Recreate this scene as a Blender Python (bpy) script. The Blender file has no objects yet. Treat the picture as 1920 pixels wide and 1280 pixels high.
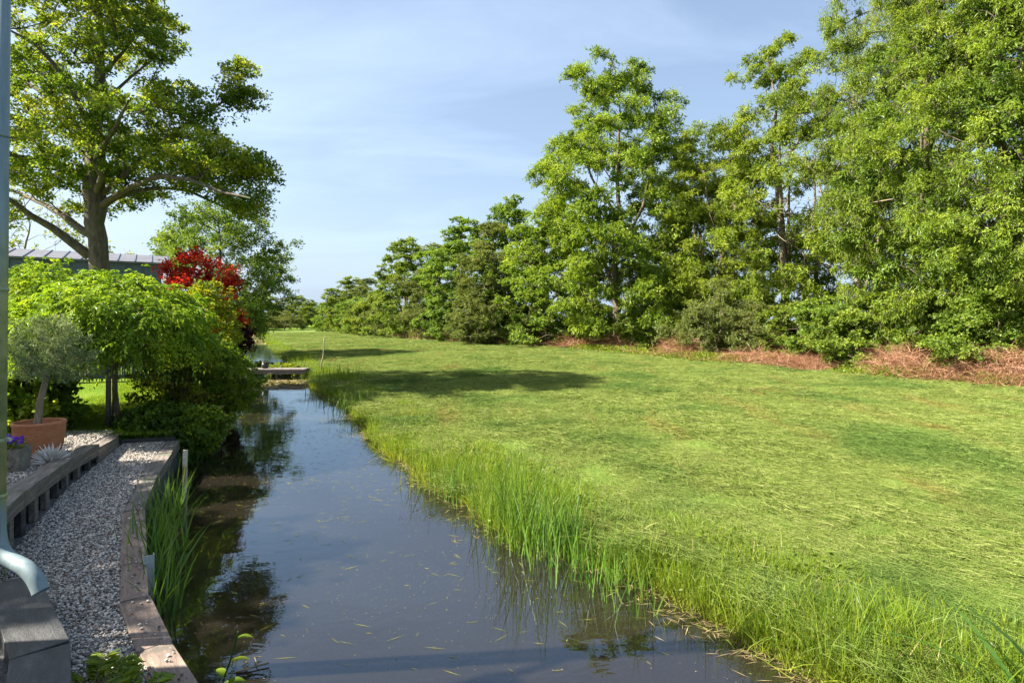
import bpy, bmesh, math, random
import numpy as np
from mathutils import Vector, Matrix

# ------------------------------------------------------------------ camera, sky, sun, exposure
scn = bpy.context.scene
C = scn.collection
H, F, HOR = 2.6, 1067.0, 600.0            # eye height above the water, focal length and horizon in photo pixels
cam_d = bpy.data.cameras.new('camera'); cam = bpy.data.objects.new('camera', cam_d); C.objects.link(cam)
cam.location = (0, 0, H); cam.rotation_euler = (math.radians(90), 0, 0)
cam_d.sensor_width = 36.0; cam_d.lens = 36.0 * F / 1920.0
cam_d.shift_y = -(640.0 - HOR) / 1920.0
cam_d.clip_start = 0.05; cam_d.clip_end = 6000
scn.camera = cam

SUN_EL = math.radians(41.5)
SUN_H = Vector((-0.995, -0.10, 0)).normalized()        # horizontal direction towards the sun
SUN = Vector((SUN_H.x * math.cos(SUN_EL), SUN_H.y * math.cos(SUN_EL), math.sin(SUN_EL)))
w = bpy.data.worlds.new('World'); scn.world = w; w.use_nodes = True
nt = w.node_tree; nt.nodes.clear()
def wn(t, **k):
    n = nt.nodes.new(t)
    for a, b in k.items(): setattr(n, a, b)
    return n
sky = wn('ShaderNodeTexSky', sky_type='NISHITA', sun_disc=False)
sky.sun_elevation = SUN_EL; sky.sun_rotation = math.atan2(SUN_H.x, SUN_H.y)
sky.altitude = 0; sky.air_density = 1.0; sky.dust_density = 2.6; sky.ozone_density = 1.2
tc = wn('ShaderNodeTexCoord')
sep = wn('ShaderNodeSeparateXYZ'); nt.links.new(tc.outputs['Generated'], sep.inputs[0])
zz = wn('ShaderNodeMath', operation='MAXIMUM'); nt.links.new(sep.outputs['Z'], zz.inputs[0]); zz.inputs[1].default_value = 0.0
za = wn('ShaderNodeMath', operation='ADD'); nt.links.new(zz.outputs[0], za.inputs[0]); za.inputs[1].default_value = 0.16
dx = wn('ShaderNodeMath', operation='DIVIDE'); nt.links.new(sep.outputs['X'], dx.inputs[0]); nt.links.new(za.outputs[0], dx.inputs[1])
dy = wn('ShaderNodeMath', operation='DIVIDE'); nt.links.new(sep.outputs['Y'], dy.inputs[0]); nt.links.new(za.outputs[0], dy.inputs[1])
cv = wn('ShaderNodeCombineXYZ'); nt.links.new(dx.outputs[0], cv.inputs[0]); nt.links.new(dy.outputs[0], cv.inputs[1])
mp = wn('ShaderNodeMapping'); nt.links.new(cv.outputs[0], mp.inputs[0]); mp.inputs['Rotation'].default_value = (0, 0, 0.25); mp.inputs['Scale'].default_value = (0.55, 1.5, 1); mp.inputs['Location'].default_value = (2.3, 0.4, 0)
nz = wn('ShaderNodeTexNoise'); nt.links.new(mp.outputs[0], nz.inputs['Vector']); nz.inputs['Scale'].default_value = 1.15; nz.inputs['Detail'].default_value = 7; nz.inputs['Roughness'].default_value = 0.55; nz.inputs['Distortion'].default_value = 0.6
rp = wn('ShaderNodeValToRGB'); nt.links.new(nz.outputs['Fac'], rp.inputs[0])
rp.color_ramp.elements[0].position = 0.44; rp.color_ramp.elements[0].color = (0.20, 0.20, 0.20, 1)
rp.color_ramp.elements[1].position = 0.78; rp.color_ramp.elements[1].color = (0.62, 0.62, 0.62, 1)
mx = wn('ShaderNodeMix', data_type='RGBA'); nt.links.new(rp.outputs['Color'], mx.inputs['Factor'])
nt.links.new(sky.outputs[0], mx.inputs['A']); mx.inputs['B'].default_value = (4.1, 5.2, 6.7, 1)
hz0 = wn('ShaderNodeMath', operation='SUBTRACT'); hz0.inputs[0].default_value = 1.0; nt.links.new(zz.outputs[0], hz0.inputs[1])
hz1 = wn('ShaderNodeMath', operation='POWER'); nt.links.new(hz0.outputs[0], hz1.inputs[0]); hz1.inputs[1].default_value = 9.0
hz2 = wn('ShaderNodeMath', operation='MULTIPLY'); nt.links.new(hz1.outputs[0], hz2.inputs[0]); hz2.inputs[1].default_value = 0.85
hm = wn('ShaderNodeMix', data_type='RGBA'); nt.links.new(hz2.outputs[0], hm.inputs['Factor']); nt.links.new(mx.outputs['Result'], hm.inputs['A']); hm.inputs['B'].default_value = (2.9, 3.8, 5.1, 1)   # pale haze low in the sky, all round
bg = wn('ShaderNodeBackground'); nt.links.new(hm.outputs['Result'], bg.inputs[0]); bg.inputs[1].default_value = 0.051
wo = wn('ShaderNodeOutputWorld'); nt.links.new(bg.outputs[0], wo.inputs[0])

sl = bpy.data.lights.new('sun', 'SUN'); so = bpy.data.objects.new('sun', sl); C.objects.link(so)
sl.energy = 5.0; sl.angle = math.radians(0.55); sl.color = (1.0, 0.91, 0.76)
so.rotation_euler = (-SUN).to_track_quat('-Z', 'Y').to_euler(); so.location = (-30, -5, 25)
scn.view_settings.view_transform = 'Standard'; scn.view_settings.look = 'None'
scn.view_settings.exposure = 2.1; scn.view_settings.gamma = 1.0; scn.view_settings.use_curve_mapping = False
scn.cycles.use_denoising = True; scn.cycles.denoiser = 'OPENIMAGEDENOISE'; scn.cycles.denoising_input_passes = 'RGB_ALBEDO_NORMAL'; scn.cycles.denoising_prefilter = 'ACCURATE'
scn.cycles.max_bounces = 7; scn.cycles.diffuse_bounces = 4; scn.cycles.glossy_bounces = 3
scn.cycles.transmission_bounces = 4; scn.cycles.transparent_max_bounces = 8
scn.cycles.caustics_reflective = False; scn.cycles.caustics_refractive = False

# ------------------------------------------------------------------ small helpers
rng = np.random.default_rng(7)
def at(px, py, d):
    return np.array([(px - 960.0) / F * d, d, H - (py - HOR) * d / F])
def ground_d(py, z):
    return F * (H - z) / (py - HOR)
def nrm(a):
    return a / np.maximum(np.linalg.norm(a, axis=-1, keepdims=True), 1e-9)

def mesh_from(name, V, faces, mat=None, attrs=None, smooth=False):
    """faces: list of int arrays (m,k)"""
    me = bpy.data.meshes.new(name)
    V = np.asarray(V, dtype=np.float32)
    faces = [np.asarray(f, dtype=np.int32) for f in faces if len(f)]
    loops = np.concatenate([f.ravel() for f in faces])
    tot = np.concatenate([np.full(len(f), f.shape[1], dtype=np.int32) for f in faces])
    st = np.concatenate([[0], np.cumsum(tot)[:-1]]).astype(np.int32)
    me.vertices.add(len(V)); me.vertices.foreach_set('co', V.ravel())
    me.loops.add(len(loops)); me.loops.foreach_set('vertex_index', loops)
    me.polygons.add(len(tot)); me.polygons.foreach_set('loop_start', st); me.polygons.foreach_set('loop_total', tot)
    me.polygons.foreach_set('use_smooth', np.full(len(tot), smooth, dtype=bool))
    if attrs:
        for k, a in attrs.items():
            at_ = me.attributes.new(k, 'FLOAT', 'POINT'); at_.data.foreach_set('value', np.asarray(a, dtype=np.float32).ravel())
    me.update(calc_edges=True)
    if mat: me.materials.append(mat)
    return me

def link(name, me, parent=None, loc=None, rot=None, scale=None):
    o = bpy.data.objects.new(name, me); C.objects.link(o)
    if parent is not None: o.parent = parent
    if loc is not None: o.location = loc
    if rot is not None: o.rotation_euler = rot
    if scale is not None: o.scale = scale
    return o
def tag(o, label, cat, group=None):
    o['label'] = label; o['category'] = cat
    if group: o['group'] = group
    return o
def thing(name, label, cat, loc=(0, 0, 0), rotz=0, group=None, scale=1.0):
    o = bpy.data.objects.new(name, None); C.objects.link(o)
    o.location = loc; o.rotation_euler = (0, 0, rotz); o.scale = (scale,) * 3 if np.isscalar(scale) else scale
    o.empty_display_size = 0.2
    return tag(o, label, cat, group)
def struct(o): o['kind'] = 'structure'; return o
def stuff(o, label=None, cat=None):
    o['kind'] = 'stuff'
    if label: o['label'] = label
    if cat: o['category'] = cat
    return o

class MB:
    """collects simple solids into one mesh"""
    def __init__(s): s.V = []; s.Q = []; s.T = []; s.n = 0
    def add(s, V, Q=(), T=()):
        V = np.asarray(V, float); s.V.append(V)
        for q in Q: s.Q.append([i + s.n for i in q])
        for t in T: s.T.append([i + s.n for i in t])
        s.n += len(V); return s
    def box(s, c, d, M=None):
        x, y, z = [k / 2 for k in d]
        V = np.array([(i, j, k) for i in (-x, x) for j in (-y, y) for k in (-z, z)])
        if M is not None: V = V @ np.array(M).T
        return s.add(V + np.array(c), [(0, 1, 3, 2), (4, 6, 7, 5), (0, 4, 5, 1), (2, 3, 7, 6), (0, 2, 6, 4), (1, 5, 7, 3)])
    def tube(s, pts, rad, sides=8, cap=True):
        pts = np.asarray(pts, float); n = len(pts)
        rad = np.full(n, rad) if np.isscalar(rad) else np.asarray(rad, float)
        T = np.gradient(pts, axis=0); T = nrm(T)
        up = np.array([0.13, 0.21, 0.97]); 
        if abs(T[0] @ up) > 0.9: up = np.array([0.97, 0.2, 0.1])
        rings = []
        a = np.arange(sides) * 2 * math.pi / sides
        U = np.cross(T[0], up); U /= np.linalg.norm(U)
        for i in range(n):
            U = U - T[i] * (U @ T[i]); U /= max(np.linalg.norm(U), 1e-9); W = np.cross(T[i], U)
            rings.append(pts[i] + rad[i] * (np.cos(a)[:, None] * U + np.sin(a)[:, None] * W))
        V = np.concatenate(rings); Q = []
        for i in range(n - 1):
            for k in range(sides):
                k2 = (k + 1) % sides
                Q.append((i * sides + k, i * sides + k2, (i + 1) * sides + k2, (i + 1) * sides + k))
        Tt = []
        if cap:
            V = np.concatenate([V, pts[:1], pts[-1:]]); c0 = n * sides; c1 = c0 + 1
            for k in range(sides):
                k2 = (k + 1) % sides
                Tt.append((c0, k2, k)); Tt.append((c1, (n - 1) * sides + k, (n - 1) * sides + k2))
        return s.add(V, Q, Tt)
    def lathe(s, prof, c=(0, 0, 0), sides=32):
        a = np.arange(sides) * 2 * math.pi / sides; V = []
        for r, z in prof: V += [(c[0] + r * math.cos(t), c[1] + r * math.sin(t), c[2] + z) for t in a]
        Q = []
        for i in range(len(prof) - 1):
            for k in range(sides):
                k2 = (k + 1) % sides
                Q.append((i * sides + k, i * sides + k2, (i + 1) * sides + k2, (i + 1) * sides + k))
        return s.add(V, Q)
    def mesh(s, name, mat, smooth=False, bevel=0.0):
        me = mesh_from(name, np.concatenate(s.V), [np.array(s.Q) if s.Q else [], np.array(s.T) if s.T else []], mat, smooth=smooth)
        if bevel:
            bm = bmesh.new(); bm.from_mesh(me)
            bmesh.ops.bevel(bm, geom=bm.edges[:], offset=bevel, segments=2, profile=0.6, affect='EDGES')
            bm.to_mesh(me); bm.free()
        return me

def vnoise(x, y, seed=0):
    """smooth value noise on arrays"""
    x = np.asarray(x, float); y = np.asarray(y, float)
    xi = np.floor(x).astype(np.int64); yi = np.floor(y).astype(np.int64); fx = x - xi; fy = y - yi
    fx = fx * fx * (3 - 2 * fx); fy = fy * fy * (3 - 2 * fy)
    def h(a, b):
        n = (a * 374761393 + b * 668265263 + seed * 982451653) & 0x7fffffff
        n = ((n ^ (n >> 13)) * 1274126177) & 0x7fffffff
        return ((n ^ (n >> 16)) & 0xffff) / 65535.0
    return (h(xi, yi) * (1 - fx) + h(xi + 1, yi) * fx) * (1 - fy) + (h(xi, yi + 1) * (1 - fx) + h(xi + 1, yi + 1) * fx) * fy

# ------------------------------------------------------------------ materials
def new_mat(name):
    m = bpy.data.materials.new(name); m.use_nodes = True; m.node_tree.nodes.clear(); return m
class NT:
    def __init__(s, m): s.t = m.node_tree
    def n(s, t, ins=None, **k):
        n = s.t.nodes.new(t)
        for a, b in k.items(): setattr(n, a, b)
        if ins:
            for a, b in ins.items():
                if hasattr(b, 'is_linked') : s.t.links.new(b, n.inputs[a])
                else: n.inputs[a].default_value = b
        return n
    def ramp(s, fac, stops):
        r = s.n('ShaderNodeValToRGB'); s.t.links.new(fac, r.inputs[0]); e = r.color_ramp.elements
        while len(e) < len(stops): e.new(0.5)
        for i, (p, c) in enumerate(stops): e[i].position = p; e[i].color = (*c, 1) if len(c) == 3 else c
        return r.outputs[0]
    def mix(s, f, a, b, blend='MIX'):
        m = s.n('ShaderNodeMix', data_type='RGBA', blend_type=blend)
        for sock, v in (('Factor', f), ('A', a), ('B', b)):
            if hasattr(v, 'is_linked'): s.t.links.new(v, m.inputs[sock])
            else: m.inputs[sock].default_value = (*v, 1) if isinstance(v, tuple) and len(v) == 3 else v
        return m.outputs['Result']
    def math(s, op, a, b=0.0):
        m = s.n('ShaderNodeMath', operation=op)
        for i, v in enumerate((a, b)):
            if hasattr(v, 'is_linked'): s.t.links.new(v, m.inputs[i])
            else: m.inputs[i].default_value = v
        return m.outputs[0]
    def out(s, surf, vol=None):
        o = s.n('ShaderNodeOutputMaterial'); s.t.links.new(surf, o.inputs[0])
        if vol: s.t.links.new(vol, o.inputs[1])

def leaf_mat(name, dark, mid, light, trans=0.45, gloss=0.012, hue=0.03, base=None):
    m = new_mat(name); t = NT(m)
    v = t.n('ShaderNodeAttribute', attribute_name='v').outputs['Fac']
    oi = t.n('ShaderNodeObjectInfo').outputs['Random']
    f = t.math('ADD', t.math('MULTIPLY', v, 0.86), t.math('MULTIPLY', oi, 0.14))
    col = t.ramp(f, [(0.08, dark), (0.5, mid), (0.95, light)])
    if base:
        h = t.n('ShaderNodeAttribute', attribute_name='h').outputs['Fac']
        hf = t.ramp(h, [(0.0, (1, 1, 1)), (0.55, (0, 0, 0))])
        col = t.mix(t.math('MULTIPLY', hf, 0.5), col, base)
    hs = t.n('ShaderNodeHueSaturation', {'Color': col, 'Saturation': 1.0, 'Value': 1.0})
    t.t.links.new(t.math('ADD', t.math('MULTIPLY', oi, hue), 0.5 - hue / 2), hs.inputs['Hue'])
    col = hs.outputs[0]
    d = t.n('ShaderNodeBsdfDiffuse', {'Color': col}).outputs[0]
    tr = t.n('ShaderNodeBsdfTranslucent', {'Color': t.mix(1.0, col, (1.15, 1.1, 0.55), 'MULTIPLY')}).outputs[0]
    s1 = t.n('ShaderNodeMixShader', {0: trans, 1: d, 2: tr}).outputs[0]
    g = t.n('ShaderNodeBsdfGlossy', {'Color': (0.85, 0.9, 0.95, 1), 'Roughness': 0.42}).outputs[0]
    t.out(t.n('ShaderNodeMixShader', {0: gloss, 1: s1, 2: g}).outputs[0]); return m

def noise_mat(name, stops, scale=4.0, rough=0.85, bump=0.3, stretch=(1, 1, 1), detail=6, metal=0.0, coord='Object', fine=None, dist=0.02):
    m = new_mat(name); t = NT(m)
    co = t.n('ShaderNodeTexCoord').outputs[coord] if coord != 'World' else t.n('ShaderNodeNewGeometry').outputs['Position']
    mpn = t.n('ShaderNodeMapping', {'Vector': co, 'Scale': stretch}).outputs[0]
    nz = t.n('ShaderNodeTexNoise', {'Vector': mpn, 'Scale': scale, 'Detail': detail, 'Roughness': 0.62}).outputs['Fac']
    oi = t.n('ShaderNodeObjectInfo').outputs['Random']
    col = t.ramp(nz, stops)
    nz2 = t.n('ShaderNodeTexNoise', {'Vector': mpn, 'Scale': scale * 7, 'Detail': 4, 'Roughness': 0.7}).outputs['Fac']
    col = t.mix(0.55, col, t.ramp(nz2, [(0.3, (0.55, 0.55, 0.55)), (0.7, (1.25, 1.25, 1.25))]), 'MULTIPLY')
    if fine: col = t.mix(t.ramp(t.n('ShaderNodeTexNoise', {'Vector': co, 'Scale': fine[1], 'Detail': 5}).outputs['Fac'], [(fine[2], (0, 0, 0)), (fine[2] + 0.12, (1, 1, 1))]), col, fine[0])
    b = t.n('ShaderNodeBump', {'Height': t.math('ADD', nz, nz2), 'Strength': bump, 'Distance': dist}).outputs[0]
    p = t.n('ShaderNodeBsdfPrincipled', {'Base Color': col, 'Roughness': rough, 'Metallic': metal, 'Normal': b})
    t.out(p.outputs[0]); return m

M = {}
M['ash'] = leaf_mat('ash leaves', (0.07, 0.12, 0.012), (0.18, 0.26, 0.024), (0.33, 0.40, 0.045))
M['ash_dark'] = leaf_mat('dark ash leaves', (0.05, 0.095, 0.012), (0.115, 0.185, 0.022), (0.21, 0.28, 0.04), hue=0.01)
M['alder'] = leaf_mat('alder leaves', (0.065, 0.11, 0.014), (0.15, 0.225, 0.027), (0.26, 0.33, 0.05))
M['willow'] = leaf_mat('olive green leaves', (0.07, 0.10, 0.022), (0.14, 0.18, 0.045), (0.22, 0.26, 0.08))
M['oak'] = leaf_mat('oak leaves', (0.065, 0.115, 0.012), (0.165, 0.235, 0.024), (0.40, 0.40, 0.04), trans=0.5)
M['wist'] = leaf_mat('wisteria leaves', (0.075, 0.15, 0.012), (0.165, 0.275, 0.02), (0.32, 0.41, 0.03), trans=0.5)
M['red'] = leaf_mat('red leaves', (0.11, 0.010, 0.012), (0.52, 0.03, 0.018), (0.74, 0.13, 0.05), trans=0.5, hue=0.0)
M['purple'] = leaf_mat('purple leaves', (0.012, 0.006, 0.010), (0.035, 0.010, 0.014), (0.10, 0.018, 0.018), trans=0.3, hue=0.0)
M['golden'] = leaf_mat('golden leaves', (0.10, 0.16, 0.012), (0.22, 0.28, 0.018), (0.42, 0.36, 0.03), trans=0.45)
M['shrub'] = leaf_mat('shrub leaves', (0.06, 0.12, 0.012), (0.15, 0.24, 0.018), (0.31, 0.37, 0.03), trans=0.52)
M['dark'] = leaf_mat('dark shrub leaves', (0.04, 0.085, 0.014), (0.085, 0.165, 0.022), (0.17, 0.25, 0.035), trans=0.5)
M['olive'] = leaf_mat('olive leaves', (0.09, 0.14, 0.06), (0.21, 0.28, 0.13), (0.36, 0.43, 0.26), trans=0.2)
M['flower'] = leaf_mat('violet petals', (0.06, 0.012, 0.26), (0.13, 0.03, 0.50), (0.32, 0.12, 0.75), trans=0.3, hue=0.0)
M['wflower'] = leaf_mat('pale wisteria petals', (0.35, 0.33, 0.50), (0.5, 0.48, 0.62), (0.7, 0.68, 0.78), trans=0.3, hue=0.0)
M['straw'] = leaf_mat('straw', (0.20, 0.15, 0.07), (0.34, 0.27, 0.13), (0.5, 0.42, 0.22), trans=0.2)
M['bracken'] = leaf_mat('dead bracken', (0.15, 0.07, 0.04), (0.36, 0.19, 0.12), (0.54, 0.34, 0.235), trans=0.25, hue=0.0)
M['bank'] = leaf_mat('bank grass blades', (0.05, 0.115, 0.012), (0.145, 0.225, 0.02), (0.29, 0.335, 0.035), trans=0.45, base=(0.36, 0.28, 0.06))
M['reed'] = leaf_mat('reed blades', (0.04, 0.11, 0.016), (0.11, 0.225, 0.026), (0.21, 0.32, 0.05), trans=0.42, gloss=0.03)
M['bark'] = noise_mat('bark', [(0.25, (0.055, 0.042, 0.028)), (0.55, (0.16, 0.125, 0.085)), (0.8, (0.30, 0.26, 0.18))], scale=3.2, stretch=(3, 3, 0.7), bump=0.9, dist=0.06, fine=((0.08, 0.10, 0.035), 1.6, 0.56))
M['bark_pale'] = noise_mat('pale bark', [(0.3, (0.12, 0.095, 0.07)), (0.7, (0.34, 0.28, 0.21))], scale=3, stretch=(3, 3, 0.8), bump=0.5)
M['stem'] = noise_mat('stems', [(0.3, (0.05, 0.038, 0.024)), (0.7, (0.13, 0.10, 0.06))], scale=6, bump=0.3)
M['timber'] = noise_mat('weathered timber', [(0.25, (0.055, 0.048, 0.042)), (0.5, (0.15, 0.13, 0.115)), (0.78, (0.30, 0.265, 0.235))], scale=3.5, stretch=(0.9, 9, 9), bump=0.55, dist=0.012, fine=((0.09, 0.10, 0.06), 3.0, 0.6))
M['timber_warm'] = noise_mat('brown timber', [(0.25, (0.10, 0.072, 0.058)), (0.55, (0.22, 0.165, 0.135)), (0.8, (0.34, 0.27, 0.225))], scale=3.0, stretch=(1.2, 7, 7), bump=0.5, dist=0.01, fine=((0.10, 0.085, 0.07), 4.0, 0.6))
M['timber_dark'] = noise_mat('dark wet timber', [(0.25, (0.016, 0.017, 0.02)), (0.55, (0.045, 0.046, 0.05)), (0.8, (0.11, 0.11, 0.115))], scale=2.6, stretch=(1.5, 5, 5), bump=0.45, rough=0.55, dist=0.01)
M['fence'] = noise_mat('grey slat wood', [(0.3, (0.05, 0.06, 0.065)), (0.7, (0.13, 0.15, 0.16))], scale=4, stretch=(6, 6, 0.6), bump=0.3)
M['soil'] = noise_mat('dark soil', [(0.3, (0.018, 0.012, 0.008)), (0.7, (0.06, 0.042, 0.028))], scale=9, bump=1.0)
M['terracotta'] = noise_mat('terracotta', [(0.25, (0.30, 0.105, 0.045)), (0.55, (0.43, 0.165, 0.078)), (0.8, (0.52, 0.25, 0.14))], scale=2.4, stretch=(1, 1, 2.2), bump=0.12, rough=0.8, dist=0.01)
M['stone'] = noise_mat('cast stone', [(0.25, (0.10, 0.095, 0.08)), (0.6, (0.27, 0.25, 0.215)), (0.85, (0.40, 0.37, 0.32))], scale=6, bump=0.9, dist=0.02, fine=((0.09, 0.085, 0.04), 5, 0.58))
M['shell'] = noise_mat('pale ribbed shell', [(0.3, (0.42, 0.40, 0.37)), (0.7, (0.78, 0.75, 0.71))], scale=10, bump=0.2)
M['zinc_roof'] = noise_mat('zinc roof sheet', [(0.3, (0.11, 0.11, 0.125)), (0.7, (0.16, 0.16, 0.18))], scale=1.2, bump=0.03, rough=0.45, metal=0.25)
M['zinc_wall'] = noise_mat('blue grey wall sheet', [(0.3, (0.075, 0.10, 0.15)), (0.7, (0.11, 0.14, 0.20))], scale=0.8, bump=0.03, rough=0.5, metal=0.2)
M['steel'] = noise_mat('galvanised steel', [(0.3, (0.42, 0.45, 0.48)), (0.7, (0.62, 0.66, 0.7))], scale=14, bump=0.05, rough=0.4, metal=0.7)
M['paint'] = noise_mat('peeling painted wood', [(0.42, (0.36, 0.22, 0.06)), (0.5, (0.62, 0.55, 0.42)), (0.7, (0.75, 0.72, 0.64))], scale=7, stretch=(2, 2, 0.6), bump=0.5)
M['black'] = noise_mat('dark glazed jar', [(0.3, (0.012, 0.011, 0.012)), (0.7, (0.05, 0.045, 0.04))], scale=6, bump=0.1, rough=0.3)
M['plaster'] = noise_mat('painted boarding', [(0.3, (0.32, 0.33, 0.33)), (0.7, (0.44, 0.45, 0.45))], scale=1.5, stretch=(1, 1, 6), bump=0.1)
M['rooftile'] = noise_mat('dark roof tiles', [(0.3, (0.05, 0.045, 0.045)), (0.7, (0.10, 0.09, 0.09))], scale=3, bump=0.4)

def m_pipe():
    m = new_mat('zinc pipe'); t = NT(m)
    co = t.n('ShaderNodeTexCoord').outputs['Object']
    mpn = t.n('ShaderNodeMapping', {'Vector': co, 'Scale': (6, 6, 0.8)}).outputs[0]
    n1 = t.n('ShaderNodeTexNoise', {'Vector': mpn, 'Scale': 2.5, 'Detail': 6, 'Roughness': 0.65}).outputs['Fac']
    z = t.n('ShaderNodeSeparateXYZ', {0: co}).outputs['Z']
    base = t.ramp(n1, [(0.3, (0.12, 0.175, 0.20)), (0.7, (0.22, 0.29, 0.32))])
    moss = t.ramp(t.n('ShaderNodeTexNoise', {'Vector': co, 'Scale': 9, 'Detail': 5}).outputs['Fac'], [(0.35, (0.20, 0.24, 0.07)), (0.62, (0.42, 0.42, 0.17))])
    zf = t.ramp(t.math('ADD', t.math('MULTIPLY', z, 0.25), t.math('MULTIPLY', n1, 0.18)), [(0.27, (0, 0, 0)), (0.30, (1, 1, 1)), (0.60, (1, 1, 1)), (0.82, (0, 0, 0))])
    col = t.mix(t.math('MULTIPLY', zf, 0.8), base, moss)
    p = t.n('ShaderNodeBsdfPrincipled', {'Base Color': col, 'Roughness': 0.6, 'Metallic': 0.15}); t.out(p.outputs[0]); return m
M['pipe'] = m_pipe()

def m_ground(name, cols, soil, sc=1.0):
    m = new_mat(name); t = NT(m)
    P = t.n('ShaderNodeNewGeometry').outputs['Position']
    mpn = t.n('ShaderNodeMapping', {'Vector': P, 'Rotation': (0, 0, 0.45), 'Scale': (1.0, 0.22, 1)}).outputs[0]
    n1 = t.n('ShaderNodeTexNoise', {'Vector': mpn, 'Scale': 0.9 * sc, 'Detail': 7, 'Roughness': 0.65}).outputs['Fac']
    n2 = t.n('ShaderNodeTexNoise', {'Vector': mpn, 'Scale': 14 * sc, 'Detail': 5, 'Roughness': 0.75}).outputs['Fac']
    n3 = t.n('ShaderNodeTexNoise', {'Vector': P, 'Scale': 0.05, 'Detail': 3}).outputs['Fac']
    col = t.ramp(t.math('ADD', t.math('MULTIPLY', n1, 0.55), t.math('MULTIPLY', n2, 0.45)), [(0.3, cols[0]), (0.5, cols[1]), (0.7, cols[2])])
    col = t.mix(t.ramp(n1, [(0.58, (0, 0, 0)), (0.72, (0.7, 0.7, 0.7))]), col, soil)
    b = t.n('ShaderNodeBump', {'Height': t.math('ADD', n2, n1), 'Strength': 0.8, 'Distance': 0.06}).outputs[0]
    p = t.n('ShaderNodeBsdfPrincipled', {'Base Color': col, 'Roughness': 0.95, 'Normal': b}); p.inputs['Specular IOR Level'].default_value = 0.1
    t.out(p.outputs[0]); return m
M['meadow'] = m_ground('mown meadow ground', [(0.05, 0.085, 0.014), (0.095, 0.145, 0.024), (0.15, 0.19, 0.05)], (0.20, 0.155, 0.06))
M['lawn'] = m_ground('lawn ground', [(0.06, 0.12, 0.01), (0.11, 0.19, 0.015), (0.17, 0.25, 0.02)], (0.13, 0.16, 0.03), sc=2.0)
M['gravelbed'] = noise_mat('gravel bed', [(0.3, (0.05, 0.048, 0.05)), (0.5, (0.17, 0.165, 0.165)), (0.75, (0.36, 0.35, 0.345))], scale=34, bump=1.0, coord='World')
M['bed'] = noise_mat('ditch mud', [(0.25, (0.15, 0.075, 0.018)), (0.55, (0.34, 0.17, 0.035)), (0.8, (0.48, 0.27, 0.07))], scale=3.0, bump=0.5, coord='World')

def m_pebble():
    m = new_mat('pebbles'); t = NT(m)
    oi = t.n('ShaderNodeObjectInfo').outputs['Random']
    col = t.ramp(oi, [(0.0, (0.07, 0.062, 0.056)), (0.25, (0.18, 0.162, 0.145)), (0.55, (0.37, 0.335, 0.30)), (0.85, (0.58, 0.535, 0.48)), (1.0, (0.72, 0.68, 0.62))])
    P = t.n('ShaderNodeTexCoord').outputs['Object']
    nz = t.n('ShaderNodeTexNoise', {'Vector': P, 'Scale': 1.4, 'Detail': 3}).outputs['Fac']
    col = t.mix(0.5, col, t.ramp(nz, [(0.35, (0.55, 0.55, 0.55)), (0.65, (1.3, 1.3, 1.3))]), 'MULTIPLY')
    t.out(t.n('ShaderNodeBsdfPrincipled', {'Base Color': col, 'Roughness': 0.75}).outputs[0]); return m
M['pebble'] = m_pebble()

def m_water():
    m = new_mat('ditch water'); t = NT(m)
    P = t.n('ShaderNodeNewGeometry').outputs['Position']
    n1 = t.n('ShaderNodeTexNoise', {'Vector': t.n('ShaderNodeMapping', {'Vector': P, 'Rotation': (0, 0, -0.2), 'Scale': (1.0, 1.7, 1)}).outputs[0], 'Scale': 2.2, 'Detail': 3, 'Roughness': 0.5, 'Distortion': 0.4}).outputs['Fac']
    n2 = t.n('ShaderNodeTexNoise', {'Vector': P, 'Scale': 11, 'Detail': 2}).outputs['Fac']
    b = t.n('ShaderNodeBump', {'Height': t.math('ADD', n1, t.math('MULTIPLY', n2, 0.10)), 'Strength': 0.05, 'Distance': 0.05}).outputs[0]
    fr = t.n('ShaderNodeFresnel', {'IOR': 2.0, 'Normal': b}).outputs[0]
    g = t.n('ShaderNodeBsdfGlossy', {'Color': (0.76, 0.9, 1, 1), 'Roughness': 0.012, 'Normal': b}).outputs[0]
    tr = t.n('ShaderNodeBsdfTransparent', {'Color': (0.86, 0.80, 0.66, 1)}).outputs[0]
    murk = t.n('ShaderNodeBsdfDiffuse', {'Color': (0.095, 0.08, 0.06, 1)}).outputs[0]
    under = t.n('ShaderNodeMixShader', {0: 0.13, 1: tr, 2: murk}).outputs[0]
    s = t.n('ShaderNodeMixShader', {0: fr, 1: under, 2: g}).outputs[0]
    va = t.n('ShaderNodeVolumeAbsorption', {'Color': (0.62, 0.36, 0.12, 1), 'Density': 1.9}).outputs[0]
    t.out(s, va); return m
M['water'] = m_water()

# ------------------------------------------------------------------ terrain
XRp = np.array([(-14, 11.5), (-6, 7.4), (0, 4.6), (4.08, 2.38), (5.23, 1.52), (6.16, .70), (6.77, .05), (7.7, -.5), (9.2, -1.47), (11.1, -2.5), (13.9, -3.7), (17.9, -5.45), (20.5, -6.8), (24.8, -8.75), (34.7, -13.5), (50, -20.9), (92, -40.7), (110, -49)])
XLp = np.array([(-14, 5.5), (-6, 3.2), (0, .7), (1.3, -.1), (2.6, -1.15), (3.55, -1.9), (4.15, -2.5), (4.8, -3.07), (5.45, -3.5), (6.8, -4.4), (8.2, -5.1), (10.2, -5.95), (13, -7.2), (17, -9.1), (24.8, -12.9), (34.7, -17.6), (50, -25), (92, -44.6), (110, -53)])
XWp = np.array([(-14, 3), (-6, 1.2), (0, -.9), (2.0, -1.95), (3.3, -2.85), (4.45, -3.95), (5.1, -4.68), (6.0, -5.16), (7.6, -5.95), (8.8, -6.4), (9.75, -6.76), (10.3, -6.95)])
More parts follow.
